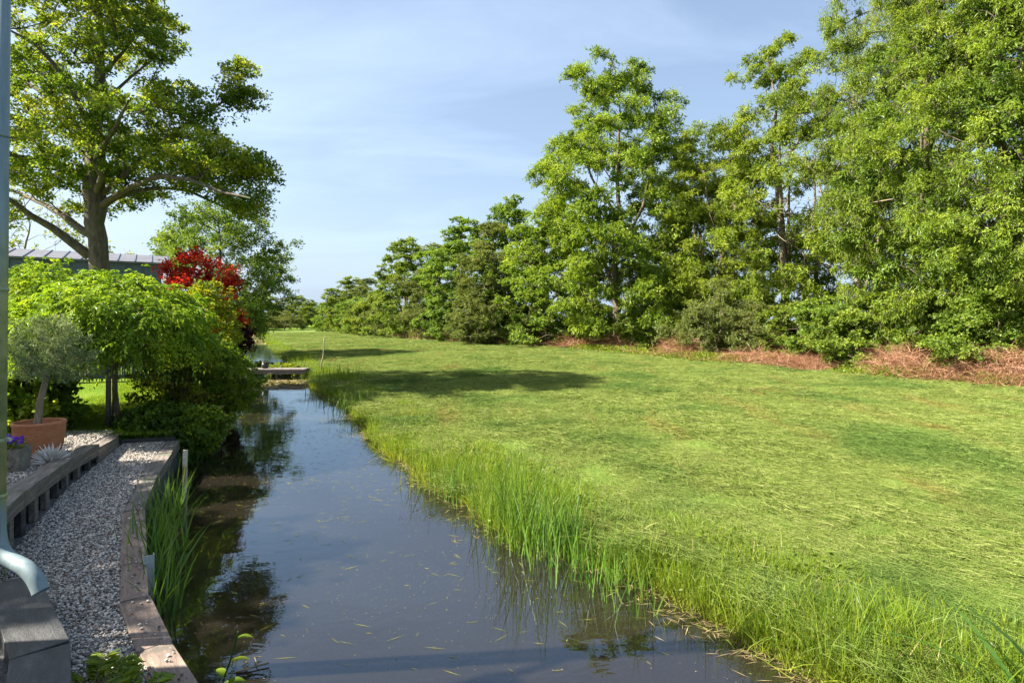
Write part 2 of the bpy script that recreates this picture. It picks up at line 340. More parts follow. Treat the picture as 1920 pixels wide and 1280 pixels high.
def XR(y): return np.interp(y, XRp[:, 0], XRp[:, 1]) + 0.12 * np.interp(y, [7, 10, 18, 22], [0, 1, 1, 0]) + 0.34 * (vnoise(np.asarray(y) * .9, 3.3) - .5) + 0.22 * (vnoise(np.asarray(y) * 2.7, 9.3) - .5)
def XL(y): return np.interp(y, XLp[:, 0], XLp[:, 1])
def XW(y): return np.interp(y, XWp[:, 0], XWp[:, 1])
def gz(y): return np.clip(0.28 + 0.03 * (np.asarray(y) - 5), 0.26, 0.43)
def cz(y): return np.interp(y, [4.9, 6, 7.6, 9.8], [0.82, 0.80, 0.72, 0.66])
def meadow_z(t, x, y):
    z = np.interp(t, [0, .1, .3, .6, 1.2, 10, 60, 4000], [-.03, .02, .09, .18, .30, .42, .48, .5])
    am = np.clip(t / .8, 0, 1) * np.interp(y, [0, 100, 200], [1, 1, 0])
    return z + am * (0.07 * (vnoise(x * .9 + 7, y * .9) - .5) + 0.05 * (vnoise(x * 2.3, y * 2.3, 5) - .5) + .08 * (vnoise(x * .2, y * .2, 3) - .5))
def grid_mesh(name, X, Y, Z, mat, smooth=True):
    n, m = X.shape
    idx = np.arange(n * m).reshape(n, m)
    Q = np.stack([idx[:-1, :-1], idx[:-1, 1:], idx[1:, 1:], idx[1:, :-1]], -1).reshape(-1, 4)
    return mesh_from(name, np.stack([X, Y, Z], -1).reshape(-1, 3), [Q], mat, smooth=smooth)
rows = np.concatenate([np.arange(-14, 3, 1.0), np.arange(3, 30, .22), np.arange(30, 100, .8), [102, 106, 112, 120, 135, 160, 200, 300, 500, 900, 1800, 3500]])
cols = np.concatenate([[0, .05, .12, .2, .3, .42, .55, .7, .85], np.arange(1.05, 26, .26), np.arange(26, 60, 1.5), [65, 75, 90, 120, 180, 300, 600, 1200, 2600]])
Yg, Tg = np.meshgrid(rows, cols, indexing='ij')
Xg = XR(np.minimum(Yg, 110)) + Tg
struct(link('meadow', grid_mesh('meadow', Xg, Yg, meadow_z(Tg, Xg, Yg), M['meadow'])))
# ditch bed
fr_ = np.linspace(0, 1, 15); Yb, Fb = np.meshgrid(rows, fr_, indexing='ij')
xl = XL(np.minimum(Yb, 110)); xr = XR(np.minimum(Yb, 110)); wdt = xr - xl
Xb = xl + wdt * Fb
prof = np.interp((1 - Fb) * wdt, [0, .4, .9, 1.6, 3.4, 4.2], [-.03, -.08, -.18, -.48, -.9, -.75]) 
fill = np.clip((Yb - 93) / 4, 0, 1)
Zb = prof * (1 - fill) + 0.33 * fill + .05 * (vnoise(Xb * 2, Yb * 2, 8) - .5) * (Fb < .97)
kb = int(np.searchsorted(rows, 97.0)); struct(link('ditch_bed', grid_mesh('ditch_bed', Xb[:kb + 1], Yb[:kb + 1], Zb[:kb + 1], M['bed'])))
struct(link('far_meadow', grid_mesh('far_meadow', Xb[kb:], Yb[kb:], Zb[kb:], M['meadow'])))
# water body: a closed volume with a flat top
wy = np.concatenate([np.arange(-12, 30, 1.0), np.arange(30, 97, 3.0)])
def water_mesh():
    n = len(wy); V = []
    for y in wy:
        a, b = XL(y) - .12, XR(y) + .22
        V += [(a, y, 0), (b, y, 0), (b, y, -1.6), (a, y, -1.6)]
    Q = []
    for i in range(n - 1):
        for k in range(4):
            k2 = (k + 1) % 4; Q.append((i * 4 + k, i * 4 + k2, i * 4 + 4 + k2, i * 4 + 4 + k))
    Q += [(3, 2, 1, 0), ((n - 1) * 4, (n - 1) * 4 + 1, (n - 1) * 4 + 2, (n - 1) * 4 + 3)]
    me = mesh_from('water', V, [np.array(Q)], M['water'])
    bm = bmesh.new(); bm.from_mesh(me); bmesh.ops.recalc_face_normals(bm, faces=bm.faces[:]); bm.to_mesh(me); bm.free()
    return me
struct(link('water', water_mesh()))
# garden ground: lawn behind, terrace in front of it
lrows = np.concatenate([np.arange(10.2, 30, .35), np.arange(30, 100, 1.5), [102, 106, 112, 120, 135, 160, 200, 300, 500, 900, 1800, 3500]])
lcols = np.concatenate([[0, .03, .12, .25, .45, .7], np.arange(1, 14, .5), [15, 17, 20, 25, 35, 60, 120, 300, 800, 2500]])
Yl, Tl = np.meshgrid(lrows, lcols, indexing='ij'); Xl = XL(np.minimum(Yl, 110)) - Tl
Zl = np.interp(Tl, [0, .03, .25, .7, 3], [-.3, .12, .3, .5, .62]) + .03 * (vnoise(Xl, Yl) - .5)
struct(link('lawn', grid_mesh('lawn', Xl, Yl, Zl, M['lawn'])))
trow = np.arange(-14, 10.61, .3); tcol = np.array([.03, .4, .8, 1.4, 2.2, 3.2, 5, 9, 20, 80, 400])
Yt, Tt = np.meshgrid(trow, tcol, indexing='ij'); Xt = XW(Yt) - Tt
struct(link('gravel_terrace', grid_mesh('gravel_terrace', Xt, Yt, np.interp(Yt, [2, 4.4, 5.2, 6, 7.6, 9.8, 10.6], [.40, .40, .72, .71, .64, .61, .59]), M['gravelbed'])))
prow = np.arange(-14, 10.31, .3); Yp, Fp = np.meshgrid(prow, np.linspace(0, 1, 8), indexing='ij')
Xp = (XW(Yp) - .32) * (1 - Fp) + (XL(Yp) - .02) * Fp
struct(link('gravel_path', grid_mesh('gravel_path', Xp, Yp, gz(Yp) - .012, M['gravelbed'])))

# ------------------------------------------------------------------ scattering (stuff only)
def scatter(name, P, R, S, sources, idx, label=None, cat=None):
    me = bpy.data.meshes.new(name); P = np.asarray(P, np.float32)
    me.vertices.add(len(P)); me.vertices.foreach_set('co', P.ravel())
    a = me.attributes.new('rot', 'FLOAT_VECTOR', 'POINT'); a.data.foreach_set('vector', np.asarray(R, np.float32).ravel())
    a = me.attributes.new('scl', 'FLOAT_VECTOR', 'POINT'); a.data.foreach_set('vector', np.asarray(S, np.float32).ravel())
    a = me.attributes.new('idx', 'INT', 'POINT'); a.data.foreach_set('value', np.asarray(idx, np.int32))
    o = link(name, me)
    g = bpy.data.node_groups.new(name, 'GeometryNodeTree')
    g.interface.new_socket('Geometry', in_out='INPUT', socket_type='NodeSocketGeometry')
    g.interface.new_socket('Geometry', in_out='OUTPUT', socket_type='NodeSocketGeometry')
    gi = g.nodes.new('NodeGroupInput'); go = g.nodes.new('NodeGroupOutput'); jn = g.nodes.new('GeometryNodeJoinGeometry')
    def attr(nm, ty):
        n = g.nodes.new('GeometryNodeInputNamedAttribute'); n.data_type = ty; n.inputs['Name'].default_value = nm; return n.outputs['Attribute']
    ro, sc, ix = attr('rot', 'FLOAT_VECTOR'), attr('scl', 'FLOAT_VECTOR'), attr('idx', 'INT')
    for i, s in enumerate(sources):
        ob = g.nodes.new('GeometryNodeObjectInfo'); ob.inputs['Object'].default_value = s
        cm = g.nodes.new('FunctionNodeCompare'); cm.data_type = 'INT'; cm.operation = 'EQUAL'
        ins = [k for k in cm.inputs if k.type == 'INT']; g.links.new(ix, ins[0]); ins[1].default_value = i
        io = g.nodes.new('GeometryNodeInstanceOnPoints')
        g.links.new(gi.outputs[0], io.inputs['Points']); g.links.new(cm.outputs[0], io.inputs['Selection']); g.links.new(ob.outputs['Geometry'], io.inputs['Instance'])
        g.links.new(ro, io.inputs['Rotation']); g.links.new(sc, io.inputs['Scale']); g.links.new(io.outputs[0], jn.inputs[0])
    g.links.new(jn.outputs[0], go.inputs[0])
    md = o.modifiers.new('scatter', 'NODES'); md.node_group = g
    return stuff(o, label, cat)

def blades(P, D, L, Wd, bend, seg=3, r=rng, lean=None):
    """grass blades: start P, unit direction D, bending towards lean (default: own horizontal direction then down)"""
    n = len(P); S = nrm(np.cross(D, nrm(r.normal(size=(n, 3)))))
    hd = D.copy(); hd[:, 2] = 0; hd = nrm(hd + 1e-4)
    down = hd * 0.7 + np.array([0, 0, -.7])
    Vs = []; hs = []
    ts = np.linspace(0, 1, seg + 1)
    for t in ts:
        c = P + D * (L * t)[:, None] + down * (L * bend * t * t)[:, None]
        wv = (Wd * (1 - t ** 1.6) * .5 + Wd * 0.04)[:, None]
        if t < 1: Vs += [c - S * wv, c + S * wv]; hs += [t, t]
        else: Vs += [c]; hs += [t]
    k = len(Vs); V = np.stack(Vs, 1).reshape(-1, 3)
    b = (np.arange(n) * k)[:, None]
    Q = np.concatenate([b + np.array([[2 * i, 2 * i + 1, 2 * i + 3, 2 * i + 2]]) for i in range(seg - 1)]) if seg > 1 else np.zeros((0, 4), int)
    T = b + np.array([[2 * seg - 2, 2 * seg - 1, 2 * seg]])
    return V, Q, T, np.tile(np.array(hs), n), k
def blades_mesh(name, mat, *sets):
    Vs, Qs, Ts, hs, vs, off = [], [], [], [], [], 0
    for (V, Q, T, h, k), v in sets:
        Vs.append(V); Qs.append(Q + off); Ts.append(T + off); hs.append(h); vs.append(np.repeat(v, k)); off += len(V)
    return mesh_from(name, np.concatenate(Vs), [np.concatenate(Qs), np.concatenate(Ts)], mat, {'h': np.concatenate(hs), 'v': np.concatenate(vs)})
def dirs(az, el):
    return np.stack([np.cos(az) * np.cos(el), np.sin(az) * np.cos(el), np.sin(el)], -1)

def m_hay():
    m = new_mat('mown grass blades'); t = NT(m)
    v = t.n('ShaderNodeAttribute', attribute_name='v').outputs['Fac']
    P = t.n('ShaderNodeNewGeometry').outputs['Position']
    mpn = t.n('ShaderNodeMapping', {'Vector': P, 'Rotation': (0, 0, 0.45), 'Scale': (1.0, 0.22, 0.0)}).outputs[0]
    n1 = t.n('ShaderNodeTexNoise', {'Vector': mpn, 'Scale': 0.85, 'Detail': 6, 'Roughness': 0.6}).outputs['Fac']
    n2 = t.n('ShaderNodeTexNoise', {'Vector': t.n('ShaderNodeMapping', {'Vector': P, 'Scale': (.5, .5, 0)}).outputs[0], 'Scale': 0.7, 'Detail': 4}).outputs['Fac']
    col = t.ramp(v, [(0.0, (0.062, 0.115, 0.018)), (0.35, (0.145, 0.20, 0.038)), (0.7, (0.245, 0.285, 0.088)), (1.0, (0.35, 0.365, 0.145))])
    col = t.mix(t.ramp(n1, [(0.56, (0, 0, 0)), (0.72, (0.7, 0.7, 0.7))]), col, t.ramp(v, [(0, (0.13, 0.095, 0.025)), (1, (0.34, 0.25, 0.09))]))
    col = t.mix(t.ramp(n2, [(0.34, (0.85, 0.85, 0.85)), (0.50, (0, 0, 0))]), col, t.ramp(v, [(0, (0.035, 0.085, 0.018)), (1, (0.15, 0.23, 0.055))]))
    d = t.n('ShaderNodeBsdfDiffuse', {'Color': col}).outputs[0]
    tr = t.n('ShaderNodeBsdfTranslucent', {'Color': col}).outputs[0]
    g = t.n('ShaderNodeBsdfGlossy', {'Color': (.9, .95, 1, 1), 'Roughness': 0.38}).outputs[0]
    t.out(t.n('ShaderNodeMixShader', {0: 0.3, 1: d, 2: tr}).outputs[0]); return m
M['hay'] = m_hay()
UDIR = math.atan2(-0.9, 0.44)
def hay_patch(seed, n, size=1.3, up=0.38):
    r = np.random.default_rng(seed)
    xy = (r.random((n, 2)) - .5) * size * (1 + .25 * r.normal(size=(n, 1)))
    clump = vnoise(xy[:, 0] * 5 + seed * 9, xy[:, 1] * 5)
    flip = r.random(n) < .35
    az = UDIR + np.where(flip, math.pi, 0) + r.normal(size=n) * .75 + (vnoise(xy[:, 0] * 2.5, xy[:, 1] * 2.5, seed) - .5) * 2.2
    isup = r.random(n) < up
    el = np.where(isup, r.uniform(.5, 1.4, n), r.normal(.06, .12, n))
    L = np.where(isup, r.uniform(.03, .09, n), r.uniform(.05, .19, n))
    P = np.column_stack([xy, r.uniform(0, .05, n) * clump * 1.6 * (~isup)])
    return blades_mesh('hay%d' % seed, M['hay'], (blades(P, dirs(az, el), L, r.uniform(.0026, .0056, n), r.uniform(.05, .35, n), 2, r), np.clip(r.normal(.48, .24, n) - isup * .12, 0, 1)))
hay_src = [bpy.data.objects.new('hay_tuft', hay_patch(s, 9500)) for s in (1, 2, 3)]
P_, R_, S_, I_ = [], [], [], []
for (y0, y1, sc) in ((2.2, 10, 1.0), (10, 17, 1.35), (17, 30, 1.5), (30, 52, 2.1), (52, 100, 3.2)):
    st = 0.82 * sc; y = y0
    while y < y1:
        xa = XR(y) + .45 + .6 * sc; xb = min(y * 1.12 + 1.5, np.interp(y, [0, 18, 21, 26, 34, 46, 56, 84, 130], [19, 17, 15, 13, 10.5, 4, -3.5, -15, -36]) + 1)
        x = xa
        while x < xb:
            xx = x + rng.normal() * .12 * sc; yy = y + rng.normal() * .12 * sc
            if xx > XR(yy) + .2 + .62 * sc:
                P_.append((xx, yy, float(meadow_z(np.array(xx - XR(yy)), np.array(xx), np.array(yy))) - .01))
                R_.append((0, 0, rng.normal() * .3 + (math.pi if rng.random() < .3 else 0))); s = sc * rng.uniform(.9, 1.2)
                tq = (xx - XR(yy)) * .9; S_.append((s, s, s ** .5 * rng.uniform(.5, 1.0) * (.7 + 1.1 * max(0, math.sin(tq * 2.4 + .6 * math.sin(yy * .3)))))); I_.append(rng.integers(3))
            x += st
        y += st
scatter('mown_grass', P_, R_, S_, hay_src, I_, 'mown grass lying in swaths across the meadow', 'grass')
print('hay', len(P_))
# lawn blades
def lawn_patch(seed, n):
    r = np.random.default_rng(seed); P = np.column_stack([(r.random((n, 2)) - .5) * 1.2, np.zeros(n)])
    return blades_mesh('lawn%d' % seed, M['lawnblade'], (blades(P, dirs(r.uniform(0, 6.28, n), r.uniform(.7, 1.5, n)), r.uniform(.03, .07, n), r.uniform(.004, .009, n), r.uniform(0, .3, n), 1, r), r.random(n)))
M['lawnblade'] = leaf_mat('lawn blades', (0.07, 0.14, 0.010), (0.15, 0.24, 0.015), (0.26, 0.33, 0.03), trans=0.5, hue=0.02)
lawn_src = [bpy.data.objects.new('lawn_tuft', lawn_patch(11, 2600))]
P_, R_ = [], []
for y in np.arange(10.4, 19, .9):
    for x in np.arange(-22, XL(y) - .6, .9): 
        if x > -y * .93: P_.append((x + rng.normal() * .1, y + rng.normal() * .1, .60)); R_.append((0, 0, rng.uniform(0, 6.28)))
scatter('lawn_grass', P_, R_, np.ones((len(P_), 3)), lawn_src, np.zeros(len(P_)), 'short bright lawn grass behind the gravel terrace', 'grass')
# gravel
def pebble(seed):
    r = np.random.default_rng(seed); bm = bmesh.new(); bmesh.ops.create_icosphere(bm, subdivisions=1, radius=.5)
    me = bpy.data.meshes.new('pebble')
    for v in bm.verts: v.co *= 1 + r.normal() * .13; v.co.z *= .72; v.co.x *= 1.15
    bm.to_mesh(me); bm.free(); me.materials.append(M['pebble']); return bpy.data.objects.new('pebble', me)
peb = [pebble(s) for s in range(4)]
n1 = 84000; py_ = rng.uniform(2.4, 10.15, n1); k = rng.random(n1)
px_ = (XW(py_) + .02) * (1 - k) + (XL(py_) - .24) * k
ok = (px_ < XL(py_) - .2); 
keep = rng.random(n1) < np.clip((XL(py_) - XW(py_)) / 1.7, 0.3, 1); ok &= keep
A = np.column_stack([px_, py_, gz(py_) + rng.uniform(-.012, .012, n1)])[ok]
n2 = 40000; y2 = rng.uniform(5.3, 10.25, n2); x2 = XW(y2) - .2 - 3.2 * rng.random(n2) ** 1.3
B = np.column_stack([x2, y2, np.interp(y2, [5.2, 6, 7.6, 9.8, 10.6], [.72, .71, .64, .61, .59]) + .008 + rng.uniform(-.01, .012, n2)])[x2 > -y2 * .97 - .3]
n3 = 90; y3 = rng.uniform(3.2, 7, n3); x3 = XL(y3) - rng.uniform(.02, .18, n3)      # strays lying on the sleepers
D3 = np.column_stack([x3, y3, gz(y3) + .034])
P_ = np.concatenate([A, B, D3]); n = len(P_)
s = np.clip(rng.normal(.0165, .005, n), .008, .034)[:, None] * np.ones((1, 3))
scatter('gravel', P_, rng.uniform(-.5, .5, (n, 3)) + np.column_stack([np.zeros((n, 2)), rng.uniform(0, 6.28, n)]), s, peb, rng.integers(0, 4, n), 'loose grey and white gravel on the path and terrace', 'gravel')
print('pebbles', n)

# ------------------------------------------------------------------ trees: skeleton grown to foliage clusters
def leaf_quads(P, D, N, L, Wd, fold=.12):
    S = nrm(np.cross(D, N)); N2 = np.cross(S, D); n = len(P)
    mid = P + D * (L * .45)[:, None]; up = N2 * (L * fold)[:, None]
    V = np.stack([P, mid + S * (Wd * .5)[:, None] + up, P + D * L[:, None], mid - S * (Wd * .5)[:, None] + up], 1).reshape(-1, 3)
    return V, np.arange(n * 4).reshape(n, 4)

def grow(trunk, tr_rad, targets, r, seglen=.7, rtip=.012, rise=.8, expo=.5):
    """trunk: list of polylines (k,3) whose first one is the stem; the others start on it. Returns chains [(pts, radii)]"""
    pos, par, rad0 = [], [], []
    chains = []
    for ti, (pl, rd) in enumerate(zip(trunk, tr_rad)):
        pl = np.asarray(pl, float); rd = np.asarray(rd, float)
        d = np.concatenate([[0], np.cumsum(np.linalg.norm(np.diff(pl, axis=0), axis=1))])
        k = max(3, int(d[-1] / .5)); s = np.linspace(0, d[-1], k)
        q = np.column_stack([np.interp(s, d, pl[:, i]) for i in range(3)])
        q[1:-1] += r.normal(size=(k - 2, 3)) * np.interp(s, d, rd)[1:-1, None] * .22
        rr = np.interp(s, d, rd); ids = []
        for i in range(k):
            if i == 0: p = -1 if ti == 0 else int(np.argmin(((np.array(pos) - q[0]) ** 2).sum(1)))
            else: p = len(pos) - 1
            pos.append(q[i]); par.append(p); rad0.append(rr[i]); ids.append(len(pos) - 1)
        chains.append(ids)
    stem = np.array(pos); dm = np.min(np.linalg.norm(targets[:, None] - stem[None], axis=2), axis=1)
    cap = len(pos) + len(targets) * 40; A = np.zeros((cap, 3)); A[:len(pos)] = pos; n = len(pos); fixed = n
    ztop = stem[:, 2].max()
    for i in np.argsort(dm):
        T = targets[i]; dv = T - A[:n]; dist = np.linalg.norm(dv, axis=1); dh = np.hypot(dv[:, 0], dv[:, 1])
        cost = dist + rise * np.maximum(0, A[:n, 2] - T[2] + .35 * dh) + .25 * (np.arange(n) < 3) * 9
        j = int(np.argmin(cost)); p0 = A[j].copy(); L = dist[j]; k = int(min(30, max(2, L / seglen)))
        pj = par[j]; dirp = nrm(A[j] - A[pj]) if pj >= 0 else np.array([0, 0, 1.])
        c1 = p0 + (nrm(T - p0) * .7 + dirp * .4 + np.array([0, 0, .12])) * L * .4
        ts = np.linspace(0, 1, k + 1)[1:, None]
        q = (1 - ts) ** 2 * p0 + 2 * ts * (1 - ts) * c1 + ts ** 2 * T
        q[:-1] += r.normal(size=(k - 1, 3)) * L * .018
        ids = [j]
        for a in q:
            A[n] = a; par.append(ids[-1]); rad0.append(0); ids.append(n); n += 1
        chains.append(ids)
    wgt = np.zeros(n); leafn = np.ones(n)
    has = np.zeros(n, bool); has[[p for p in par if p >= 0]] = True
    wgt[~has] = 1
    for i in range(n - 1, -1, -1):
        if par[i] >= 0: wgt[par[i]] += wgt[i]
    R = rtip * np.maximum(wgt, 1) ** expo
    rad0 = np.array(rad0); R[:fixed] = np.maximum(np.minimum(R[:fixed], rad0[:fixed]), rad0[:fixed] * .98)
    out = []
    for ci, ids in enumerate(chains):
        rr = R[ids].copy()
        if ci >= len(trunk): rr[0] = min(rr[0], rr[1] * 1.35)
        out.append((A[ids], rr))
    return out

def tree_meshes(name, trunk, tr_rad, targets, cr, leaf, bark, seed, twigs=12, per=14, L=.2, Wd=.075, flat=.7, droop=.35, center=None, rtip=.012, seglen=.7, rise=.8, expo=.5, leafless=0.0, tmin=.3, upb=.25):
    r = np.random.default_rng(seed); targets = np.asarray(targets, float); nT = len(targets)
    mb = MB()
    for pts, rr in grow(trunk, tr_rad, targets, r, seglen, rtip, rise, expo):
        mx = rr.max(); mb.tube(pts, rr, 10 if mx > .15 else 6 if mx > .05 else 4 if mx > .025 else 3, cap=False)
    cr = np.full(nT, cr) * r.uniform(.75, 1.25, nT)
    cen = np.asarray(center if center is not None else targets.mean(0), float)
    outw = nrm(targets - cen)
    td = nrm(r.normal(size=(nT, twigs, 3)) + .75 * outw[:, None] + np.array([0, 0, upb])); td[..., 2] *= flat
    tl = cr[:, None] * r.uniform(.55, 1.15, (nT, twigs))
    tip = targets[:, None] + td * tl[..., None]
    # twigs as thin three sided spikes
    b = targets[:, None] + 0 * tip; w_ = .006 + .008 * np.minimum(cr, 1)[:, None]
    o1 = np.stack([w_ + 0 * tl, 0 * tl, 0 * tl], -1); o2 = np.stack([-.5 * w_ + 0 * tl, .86 * w_ + 0 * tl, 0 * tl], -1); o3 = np.stack([-.5 * w_ + 0 * tl, -.86 * w_ + 0 * tl, 0 * tl], -1)
    V = np.stack([b + o1, b + o2, b + o3, tip], 2).reshape(-1, 3); m = len(V) // 4; ii = (np.arange(m) * 4)[:, None]
    T = np.concatenate([ii + np.array([[0, 1, 3]]), ii + np.array([[1, 2, 3]]), ii + np.array([[2, 0, 3]])])
    base = np.concatenate(mb.V); 
    trunk_me = mesh_from(name + ' wood', np.concatenate([base, V]), [np.array(mb.Q), T + len(base)], bark, smooth=True)
    # leaves
    live = np.where(r.random(nT) >= leafless)[0]
    u = tmin + (1 - tmin) * r.random((len(live), twigs, per)) ** .8
    P = targets[live][:, None, None] + td[live][:, :, None] * (tl[live][..., None] * u)[..., None] + r.normal(size=(len(live), twigs, per, 3)) * (.09 * cr[live])[:, None, None, None]
    D = nrm(td[live][:, :, None] * .7 + r.normal(size=P.shape) * .62 + np.array([0, 0, -droop]))
    Nn = nrm(r.normal(size=P.shape) * .75 + np.array([0, 0, .8]) + .35 * outw[live][:, None, None])
    cv = r.normal(.5, .19, (len(live), 1, 1)); v = np.clip(cv + r.normal(0, .09, (len(live), twigs, 1)) + r.normal(0, .13, P.shape[:3]), 0, 1).ravel()
    P, D, Nn = P.reshape(-1, 3), D.reshape(-1, 3), Nn.reshape(-1, 3); n = len(P)
    sz = r.uniform(.65, 1.25, n)
    LV, LQ = leaf_quads(P, D, Nn, L * sz, Wd * sz)
    crown_me = mesh_from(name + ' leaves', LV, [LQ], leaf, {'v': np.repeat(v, 4)})
    return trunk_me, crown_me, n

def crown_targets(n, zr, prof, R, seed, lobes=3, lob=.28, mind=.6, fill=.45, sx=1.0, sy=1.0):
    """points in a lobed crown: prof = [(z fraction, radius fraction)]"""
    r = np.random.default_rng(seed); out = []; ph = r.uniform(0, 6.28, 6); tries = 0
    pz, pr = zip(*prof)
    while len(out) < n and tries < n * 60:
        tries += 1
        f = r.random(); a = r.uniform(0, 2 * math.pi)
        rad = np.interp(f, pz, pr)
        if r.random() > rad + .12: continue
        k = 1 + lob * math.sin(lobes * a + ph[0] + 5 * f + ph[3]) + .5 * lob * math.sin((lobes + 2) * a - 9 * f + ph[1]) + .4 * lob * math.sin(17 * f + ph[2] + 2 * a)
        q = rad * R * k * (fill + (1 - fill) * r.random() ** .5)
        p = np.array([q * math.cos(a) * sx, q * math.sin(a) * sy, zr[0] + f * (zr[1] - zr[0])])
        if out and np.min(((np.array(out) - p) ** 2).sum(1)) < mind * mind: continue
        out.append(p)
    return np.array(out)
def stem_line(h, r0, lean=(0, 0), k=6, seed=0, fork=None, top=.12):
    r = np.random.default_rng(seed); z = np.linspace(0, h, k); f = z / h
    pts = np.column_stack([lean[0] * f + r.normal(size=k) * .02 * h * f, lean[1] * f + r.normal(size=k) * .02 * h * f, z])
    rad = r0 * (1 - f * (1 - top)); rad[0] *= 1.35
    return pts, rad

def massed(tg, k, rad, seed, flat=.6):
    r = np.random.default_rng(seed); c = tg.mean(0); out = []
    for t_ in tg:
        ow = nrm((t_ - c) * np.array([1, 1, .5])); R_m = rad * r.uniform(.7, 1.3)
        v = nrm(r.normal(size=(k, 3)) + ow * .55 + np.array([0, 0, .5])); out.append(t_ + v * R_m * np.array([1, 1, flat]) * r.uniform(.6, 1.05, (k, 1)))
    return np.concatenate(out)
LIB = {}
tot_leaves = 0
def lib(key, *a, **k):
    global tot_leaves
    t, c, n = tree_meshes(key, *a, **k); LIB[key] = (t, c); tot_leaves += n
def ash_lib(key, h, R, n, seed, leaf, crown0=.1, lob=.3, k=7, rad=1.2, cr=.6, twigs=10, per=14, L=.22, Wd=.085, lean=(.4, .2), stems=2, prof=None, leafless=0.0, bark='bark', fill=.4, **kw):
    """n foliage masses of radius rad, each made of k leafy clusters"""
    prof = prof or [(0, .5), (.15, .8), (.35, 1.0), (.55, .92), (.75, .72), (.9, .45), (1, .15)]
    tg = massed(crown_targets(n, (h * crown0, h * .955), prof, R, seed, lob=lob, mind=rad * .8, fill=fill), k, rad, seed + 3)
    tr, rd = [], []
    p, r_ = stem_line(h * .9, h * .016, lean, 7, seed); tr.append(p); rd.append(r_)
    rr = np.random.default_rng(seed + 50)
    for s in range(stems):
        a = rr.uniform(0, 6.28) + s * 2.1; i = 1 + s % 3; b = p[i]
        e = b + np.array([math.cos(a) * R * .5, math.sin(a) * R * .5, h * (.42 - .06 * s)])
        m_ = (b + e) / 2 + np.array([math.cos(a), math.sin(a), -.3]) * R * .1
        tr.append(np.array([b, m_, e])); rd.append(np.array([r_[i] * .62, r_[i] * .45, r_[i] * .16]))
    lib(key, tr, rd, tg, cr, M[leaf], M[bark], seed, twigs=twigs, per=per, L=L, Wd=Wd, leafless=leafless, **kw)

ash_lib('ashA', 21.5, 6.3, 190, 21, 'ash', crown0=.05, lob=.2, stems=4, fill=.2, k=8, rad=1.25, cr=.72, twigs=10, per=10, L=.235, Wd=.087, droop=.45, prof=[(0, .6), (.2, .85), (.45, 1.0), (.65, .95), (.82, .75), (.94, .45), (1, .2)])
ash_lib('ashB', 19.5, 4.5, 115, 22, 'ash', crown0=.13, lob=.3, stems=3, fill=.25, k=6, rad=1.05, cr=.64, twigs=10, per=14, L=.19, Wd=.065, droop=.45, prof=[(0, .6), (.2, .95), (.4, 1.0), (.6, .82), (.78, .62), (.9, .45), (1, .25)])
ash_lib('ashC', 19.0, 6.0, 165, 23, 'ash', crown0=.08, lob=.24, stems=3, k=7, rad=1.25, cr=.68, twigs=10, per=16, L=.15, Wd=.05, droop=.6, prof=[(0, .7), (.15, .9), (.4, 1.0), (.65, .92), (.85, .7), (1, .3)])
ash_lib('ashD', 18.0, 4.6, 110, 24, 'ash_dark', crown0=.08, lob=.3, stems=2, k=6, rad=1.25, cr=.65, twigs=9, per=11, L=.22, Wd=.085)
ash_lib('alder1', 13.0, 3.4, 105, 31, 'alder', crown0=.05, lob=.25, stems=2, k=6, rad=.9, cr=.5, twigs=9, per=12, L=.17, Wd=.11, prof=[(0, .75), (.2, 1), (.5, .9), (.75, .66), (.92, .4), (1, .15)])
ash_lib('alder2', 12.0, 3.1, 92, 32, 'willow', crown0=.05, lob=.3, stems=3, k=6, rad=.85, cr=.48, twigs=9, per=11, L=.16, Wd=.075, prof=[(0, .8), (.25, 1), (.5, .85), (.78, .62), (1, .2)])
ash_lib('thin', 15.0, 2.6, 20, 33, 'alder', crown0=.25, lob=.4, stems=1, k=5, rad=.9, cr=.55, twigs=9, per=9, L=.16, Wd=.08)
ash_lib('bare', 14.5, 4.2, 40, 34, 'willow', crown0=.3, lob=.3, stems=3, k=4, rad=1.0, cr=.8, twigs=8, per=7, L=.15, Wd=.06, leafless=.62, bark='bark_pale', rtip=.017, tmin=.55)
ash_lib('bush1', 4.2, 2.5, 48, 41, 'willow', crown0=.04, lob=.25, stems=3, k=5, rad=.55, cr=.42, twigs=9, per=12, L=.12, Wd=.06, prof=[(0, .8), (.3, 1), (.6, .85), (.85, .55), (1, .2)])
ash_lib('bush2', 4.0, 2.3, 48, 42, 'alder', crown0=.04, lob=.25, stems=3, k=5, rad=.55, cr=.42, twigs=9, per=13, L=.13, Wd=.075, prof=[(0, .85), (.3, 1), (.6, .85), (.85, .55), (1, .2)])

def put_tree(key, name, label, cat, px, d, z0, rot, sc, group=None, xyz=None, parts=('trunk', 'crown')):
    p = at(px, 0, d) if xyz is None else xyz
    t = thing(name, label, cat, (p[0], p[1], z0), rot, group, sc)
    for nm, me in zip(parts, LIB[key]): link(nm, me, t)
    return t
G = 'trees along the far side of the meadow'
MZ = .44
put_tree('ashA', 'ash_tree', 'tallest broad ash with a domed bright green crown open around its pale stems', 'tree', 1155, 43, MZ, .4, (.98, .98, 1.02), G)
put_tree('ashD', 'ash_tree', 'dark green tree standing half behind the tall domed ash', 'tree', 1285, 48, MZ, 1.1, (.95, .95, .95), G)
put_tree('ashB', 'ash_tree', 'slender ash with an airy pointed crown and a long bare grey trunk', 'tree', 1470, 33.5, MZ, 2.0, (.95, .95, 1.0), G)
put_tree('ashB', 'ash_tree', 'smaller light green ash leaning over the pale bushes', 'tree', 1350, 38, MZ, 4.4, (.92, .92, .80), G)
